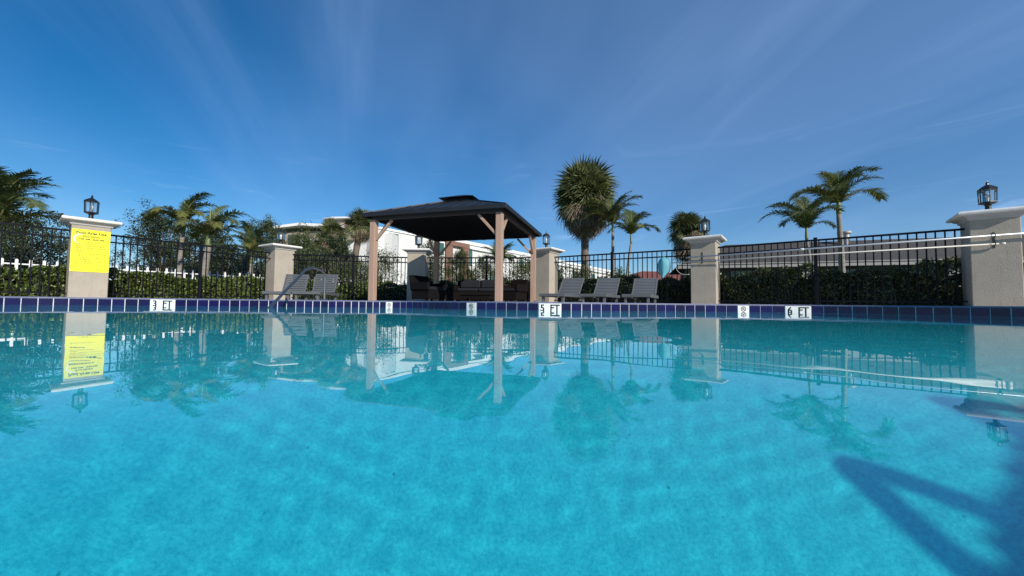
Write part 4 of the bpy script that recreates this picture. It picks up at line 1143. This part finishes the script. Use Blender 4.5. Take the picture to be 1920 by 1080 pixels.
def left_block():
    t = empty('tan_building', (-23.0, 37.0, 0.04), R(-6), 'tan building with white flat roofs and a small tower, left of the gazebo', 'building')
    b = MB(); b.box(0, 6.2, 0, 8, 0, 6.9); b.build('wall', M['tan_wall'], t)
    b = MB(); b.add([(-0.9, -0.8, 6.95), (2.6, -0.8, 7.35), (7.0, -0.8, 7.1), (-0.9, 8, 6.95), (2.6, 8, 7.35), (7.0, 8, 7.1), (-0.9, -0.8, 7.2), (2.6, -0.8, 7.6), (7.0, -0.8, 7.35), (-0.9, 8, 7.2), (2.6, 8, 7.6), (7.0, 8, 7.35)],
                    [(0, 1, 7, 6), (1, 2, 8, 7), (6, 7, 10, 9), (7, 8, 11, 10), (0, 3, 4, 1), (1, 4, 5, 2), (2, 5, 11, 8), (0, 6, 9, 3), (3, 9, 10, 4), (4, 10, 11, 5)])
    b.build('roof', M['white_trim'], t)
    b = MB(); b.box(1.0, 2.7, -0.05, 0.3, 5.3, 6.6); b.build('opening', M['grey_recess'], t)
    b = MB(); b.box(2.9, 4.5, -0.9, -0.02, 3.5, 6.1); b.build('balcony_wall', M['white_wall'], t)
    b = MB(); b.box(4.9, 5.5, -0.06, 0.2, 5.9, 6.5); b.build('window', M['window'], t)
    b = MB(); b.box(5.6, 7.8, -0.4, 2.2, 6.0, 7.95); b.build('tower', M['tan_wall'], t)
    b = MB(); b.add([(5.0, -0.9, 7.96), (8.4, -0.9, 7.96), (8.4, 2.8, 7.96), (5.0, 2.8, 7.96), (5.6, -0.3, 8.25), (7.8, -0.3, 8.25), (7.8, 2.2, 8.25), (5.6, 2.2, 8.25)],
                    [(3, 2, 1, 0), (0, 1, 5, 4), (1, 2, 6, 5), (2, 3, 7, 6), (3, 0, 4, 7), (4, 5, 6, 7)]); b.build('tower_roof', M['white_trim'], t)
    b = MB(); b.box(7.0, 11.5, 0.3, 8, 0, 6.7); b.build('link_wall', M['white_wall'], t)
left_block()
def long_house():
    ang = math.atan2(-1, 3.0)
    # local x along the eave, origin at its left end
    t = empty('long_low_house', (10.5, 23.9, 0.04), ang, 'long low house with a grey shingle hip roof behind the right fence', 'house')
    L = 22.0; D = 7.0
    b = MB(); b.box(0.8, L, 0.9, D, 0, 2.45); b.build('wall', M['dark_wall'], t)
    b = MB(); z0, z1 = 2.62, 4.35
    b.add([(0, 0, z0), (L, 0, z0), (L, D + 1, z0), (0, D + 1, z0), (3.4, 3.9, z1), (L, 3.9, z1)], [(0, 1, 5, 4), (2, 3, 4, 5), (3, 0, 4), (1, 2, 5)]); rf = b.build('roof', M['shingle'], t)
    for i in range(1, 13):       # courses of shingle as raised butt edges
        f = i / 13; y = 3.9 * f; z = z0 + (z1 - z0) * f; c_ = MB(); c_.beam((3.4 * f, y, z + 0.004), (L, y, z + 0.004), 0.03, 0.022); c_.build('shingle_course', M['shingle'], rf)
    b = MB(); b.box(-0.02, L, -0.06, 0.0, z0 - 0.24, z0 + 0.02); b.build('fascia', M['fascia'], t)
    b = MB(); b.box(-0.02, L, -0.12, -0.062, z0 - 0.03, z0 + 0.03); b.build('gutter', M['fascia'], t)
    b = MB(); b.box(0.0, L, 0.0, 0.9, z0 - 0.20, z0 - 0.17); b.build('soffit', M['fascia'], t)
    for x in (1.4, 6.7, 13.2, 17.0):
        b = MB(); b.box(x, x + 0.42, 0.28, 0.62, 0, z0 - 0.2); b.build('column', M['fascia'], t)
    for x in (3.2, 8.6, 11.0, 15.0, 19.0):
        w = MB(); w.box(x, x + 1.4, 0.84, 0.92, 1.0, 2.2); f = w.build('window', M['window'], t)
        g = MB(); g.box(x - 0.06, x, 0.8, 0.9, 0.95, 2.25); g.box(x + 1.4, x + 1.46, 0.8, 0.9, 0.95, 2.25); g.box(x, x + 1.4, 0.8, 0.9, 2.2, 2.26); g.box(x + 0.68, x + 0.72, 0.8, 0.9, 1.0, 2.2); g.build('frame', M['fascia'], f)
    # roof vent pipe
    b = MB(); b.lathe([(0.16, 3.6), (0.16, 4.55), (0.14, 4.56), (0.14, 4.62), (0.26, 4.66), (0.28, 4.72), (0.24, 4.80), (0.05, 4.86)], 14, (10.0, 3.0)); smooth_by_angle(b.build('roof_vent', M['galv'], t))
long_house()
t = empty('red_roofed_house', (12.4, 42, 0.04), R(8), 'far low house with a red clay roof, right of the three loungers', 'house')
b = MB(); b.box(0.8, 11, 1, 8, 0, 2.9); b.build('wall', M['tan_wall'], t)
b = MB(); b.add([(0, 0, 2.9), (11.8, 0, 2.9), (11.8, 9, 2.9), (0, 9, 2.9), (4.5, 4.5, 4.3), (7.5, 4.5, 4.3)], [(0, 1, 5, 4), (2, 3, 4, 5), (3, 0, 4), (1, 2, 5), (3, 2, 1, 0)]); b.build('roof', M['red_roof'], t)

# white picket fence on the left
def picket_fence(a, b, label, h=1.28, sp=0.27):
    a, b = Vector(a), Vector(b); d_ = b - a; L = d_.length
    t = empty('white_picket_fence', (a.x, a.y, 0.04), math.atan2(d_.y, d_.x), label, 'fence')
    for z in (h - 0.16, 0.35):
        r_ = MB(); r_.box(0, L, -0.014, 0.014, z - 0.02, z + 0.02); r_.build('rail', M['picket'], t)
    p = MB(); w = 0.032
    p.add([(-w, -0.03, 0.05), (w, -0.03, 0.05), (w, -0.016, 0.05), (-w, -0.016, 0.05), (-w, -0.03, h - 0.03), (w, -0.03, h - 0.03), (w, -0.016, h - 0.03), (-w, -0.016, h - 0.03), (0, -0.03, h), (0, -0.016, h)],
          [(0, 1, 5, 8, 4), (3, 7, 9, 6, 2), (1, 2, 6, 5), (3, 0, 4, 7), (4, 8, 9, 7), (8, 5, 6, 9)])
    me_ = p.mesh('picket', M['picket'])
    for i in range(int(L / sp) + 1): link('picket', me_, t, (i * sp, 0, 0))
    return t
picket_fence((-15.6, 11.2), (-11.2, 17.6), 'white picket fence beyond the hedge, left of the loungers pillar')
picket_fence((-10.6, 18.0), (-5.4, 21.0), 'white picket fence beyond the hedge, behind the left loungers')

# ------------------------------------------------------------------ palms and trees
feather_palm(-17.4, 12.6, 2.05, 'large dark feather palm at the left edge, fronds over the fence', 101, fl=2.2, trunk_r=0.12, nfr=18, yel=0.05)
feather_palm(-13.15, 15.0, 2.75, 'feather palm right of the sign pillar, taller of the left pair', 102, fl=1.45, trunk_r=0.085, lean=(0.1, 0), yel=0.3,
             spec=[(175, 2, 1.0), (190, 3, .95), (-5, 1, 1.05), (8, 2, 1.0), (-30, 3, .9), (150, 3, .9), (95, 1, .9), (80, 0, .8), (-90, 2, .9), (-120, 4, .8), (40, 3, .9), (210, 4, .8), (-50, 4, .85), (120, 0, .7)])
feather_palm(-11.3, 14.0, 2.05, 'feather palm in front of the oak, shorter of the left pair', 103, fl=1.5, trunk_r=0.12, lean=(0.15, 0), yel=0.35,
             spec=[(0, 2, 1.1), (-15, 3, 1.0), (170, 2, .9), (200, 3, .9), (90, 0, .9), (60, 1, .8), (-90, 2, .9), (20, 4, 1.0), (150, 4, .8), (-45, 3, .9), (120, 1, .8), (-130, 4, .7)])
feather_palm(-11.75, 17.0, 1.75, 'small bushy palm close to the lantern left of the loungers', 104, fl=1.35, trunk_r=0.09, yel=0.5)
fan_palm(-10.1, 25, 5.2, 'shaggy fan palm rising against the left corner of the gazebo roof', 201, rx=1.35, up=1.2, down=1.3, nleaf=55, ndead=35, lean=(0.6, 0), trunk_r=0.19)
fan_palm(-11.1, 23.0, 4.15, 'lower fan palm with a skirt of dead leaves beside the small tower', 202, rx=1.2, up=1.0, down=1.6, nleaf=45, ndead=45, trunk_r=0.17)
fan_palm(3.85, 20.0, 5.45, 'big tall fan palm with a dense egg-shaped crown right of the gazebo', 203, rx=1.78, up=2.4, down=1.95, nleaf=210, ndead=150, trunk_r=0.185, ysh=0.16)
feather_palm(4.8, 18.0, 3.55, 'slender feather palm touching the big fan palm on its right', 105, fl=1.6, trunk_r=0.075, yel=0.35,
             spec=[(45, 1, .95), (-60, 1, .9), (-15, 3, .85), (185, 3, .9), (5, 0, 1.0), (-10, 1, 1.05), (175, 2, 1.0), (160, 1, 1.0), (195, 3, .9), (90, 0, .9), (-90, 2, .8), (20, 3, .8), (130, 1, .9), (-40, 2, .9), (60, 2, .8)])
feather_palm(5.2, 16.5, 2.75, 'small feather palm alone right of the slender one, trunk leaning', 106, fl=1.2, trunk_r=0.06, lean=(0.28, 0), yel=0.25,
             spec=[(30, 1, .95), (165, 1, .9), (-60, 1, .9), (20, 3, .8), (0, 2, 1.05), (10, 1, 1.0), (180, 3, 1.0), (190, 4, .9), (90, 0, 1.1), (70, 0, 1.0), (-90, 2, .9), (-20, 3, .8), (150, 2, .9), (-120, 3, .8)])
fan_palm(12.15, 26.0, 5.3, 'distant round fan palm behind the skimmer net pillar', 204, rx=1.5, up=1.45, down=2.6, nleaf=100, ndead=70, trunk_r=0.2, ysh=0.03)
feather_palm(10.95, 14.0, 2.55, 'dark feather palm, lower of the right pair over the poles', 107, fl=1.6, trunk_r=0.062, lean=(-0.25, 0), yel=0.0,
             spec=[(180, 2, 1.05), (170, 3, 1.0), (195, 4, .75), (0, 2, .95), (12, 1, 1.0), (90, 0, .85), (60, 0, .9), (-90, 1, .8), (-60, 2, .8), (120, 1, .9), (-140, 3, .8), (-10, 4, .6)])
feather_palm(12.95, 14.9, 3.75, 'tall feather palm over the poles, higher of the right pair', 108, fl=1.85, trunk_r=0.10, lean=(-0.1, 0), yel=0.25,
             spec=[(0, 2, 1.0), (-8, 1, 1.0), (15, 1, .95), (180, 3, 1.0), (172, 2, .95), (195, 1, .8), (90, 0, .9), (70, 1, .8), (-90, 1, .8), (-60, 2, .8), (120, 2, .8), (-130, 3, .7), (40, 0, .85)])
feather_palm(-0.6, 17.5, 1.55, 'small feather palm seen under the gazebo roof', 109, fl=1.15, trunk_r=0.08, yel=0.3, shaft=0.4)
feather_palm(12.2, 15.6, 0.45, 'low yellow-green palm clump behind the right hedge', 110, fl=1.0, trunk_r=0.06, yel=0.9, shaft=0.2, nfr=11)

leafy_tree(-22.2, 17.0, 3.6, 3.6, 'dark spreading tree at the left edge behind the feather palm', 301, n_=26000, leaf=0.10, clumps=34, crown0=0.2)
leafy_tree(-21.0, 22.5, 5.2, 3.2, 'dark oak beyond the white pickets, left of the paired palms', 302, n_=26000, leaf=0.10, clumps=32, crown0=0.15)
leafy_tree(-16.6, 20.5, 4.0, 3.0, 'dark oak behind the shorter palm of the left pair', 303, n_=22000, leaf=0.10, clumps=28, crown0=0.15)
leafy_tree(-17.6, 27.0, 5.8, 2.8, 'upright tree behind the loungers pillar lantern', 304, m='leaf_shrub', n_=20000, leaf=0.11, clumps=28, crown0=0.15)
leafy_tree(-11.9, 22.0, 3.9, 3.0, 'bushy tree right of the loungers pillar', 305, m='leaf_shrub', n_=22000, leaf=0.10, clumps=28, crown0=0.1)
leafy_tree(-9.1, 19.6, 3.3, 2.2, 'dense dark tree behind the left gazebo post', 306, n_=18000, leaf=0.09, clumps=24, crown0=0.1)
leafy_tree(-10.0, 17.2, 2.3, 2.0, 'grey-green bushy shrub behind the second left lounger', 307, m='leaf_oak', n_=14000, leaf=0.08, clumps=20, crown0=0.1)
leafy_tree(-14.3, 19.0, 2.6, 2.8, 'low dark thicket between the left palms and the loungers pillar', 308, m='leaf_oak', n_=16000, leaf=0.09, clumps=24, crown0=0.08)

GS = 'loose shrubs behind the gazebo'
for x, y, h, w, lab, sd, n_ in ((-6.0, 17.0, 2.5, 1.6, 'open shrub just right of the left gazebo post', 311, 2600), (-4.0, 18.2, 3.1, 1.1, 'thin tall shrub above the shaded pillar cap', 312, 2200),
                          (-2.5, 18.0, 2.6, 1.1, 'upright shrub between the two brown building columns', 313, 4200), (-1.2, 16.5, 1.9, 1.9, 'low shrub behind the loveseat', 314, 3200),
                          (0.5, 16.8, 1.9, 1.8, 'low shrub behind the right armchair', 315, 3000), (1.9, 16.6, 1.75, 1.5, 'small shrub right of the half-hidden pillar', 316, 2400),
                          (3.0, 16.0, 1.5, 1.4, 'small shrub below the big fan palm', 317, 2200), (4.4, 15.5, 1.35, 1.5, 'small shrub behind the middle right lounger', 318, 2200),
                          (-3.4, 16.2, 1.9, 1.9, 'low shrub right of the shaded pillar', 319, 3400), (-6.9, 16.2, 1.75, 1.8, 'low leafy shrub behind the left post', 320, 3600)):
    leafy_tree(x, y, h, w, lab, sd, m='leaf_shrub', n_=int(n_ * 2.6), leaf=0.068, trunk=0.035, clumps=16, crown0=0.12, group=GS, cat='shrub', name='garden_shrub', sparse=0.5)
# far tree line that closes the horizon
rng = np.random.default_rng(77)
t = empty('far_tree_line', (0, 150, 0.04), 0, 'far dark tree line low on the horizon', 'tree line')
N = 14000; x = rng.uniform(-230, 230, N)
top = 5.0 + 1.6 * np.sin(x * 0.11) + 1.2 * np.sin(x * 0.31 + 1) + 0.8 * np.sin(x * 0.83)
pts = np.stack([x, rng.uniform(-2, 6, N), top * np.sqrt(rng.uniform(0, 1, N))], 1)
leaf_cloud('foliage', M['leaf_oak'], pts, (0.2, 0), 1.3, t, rng, 0.7)
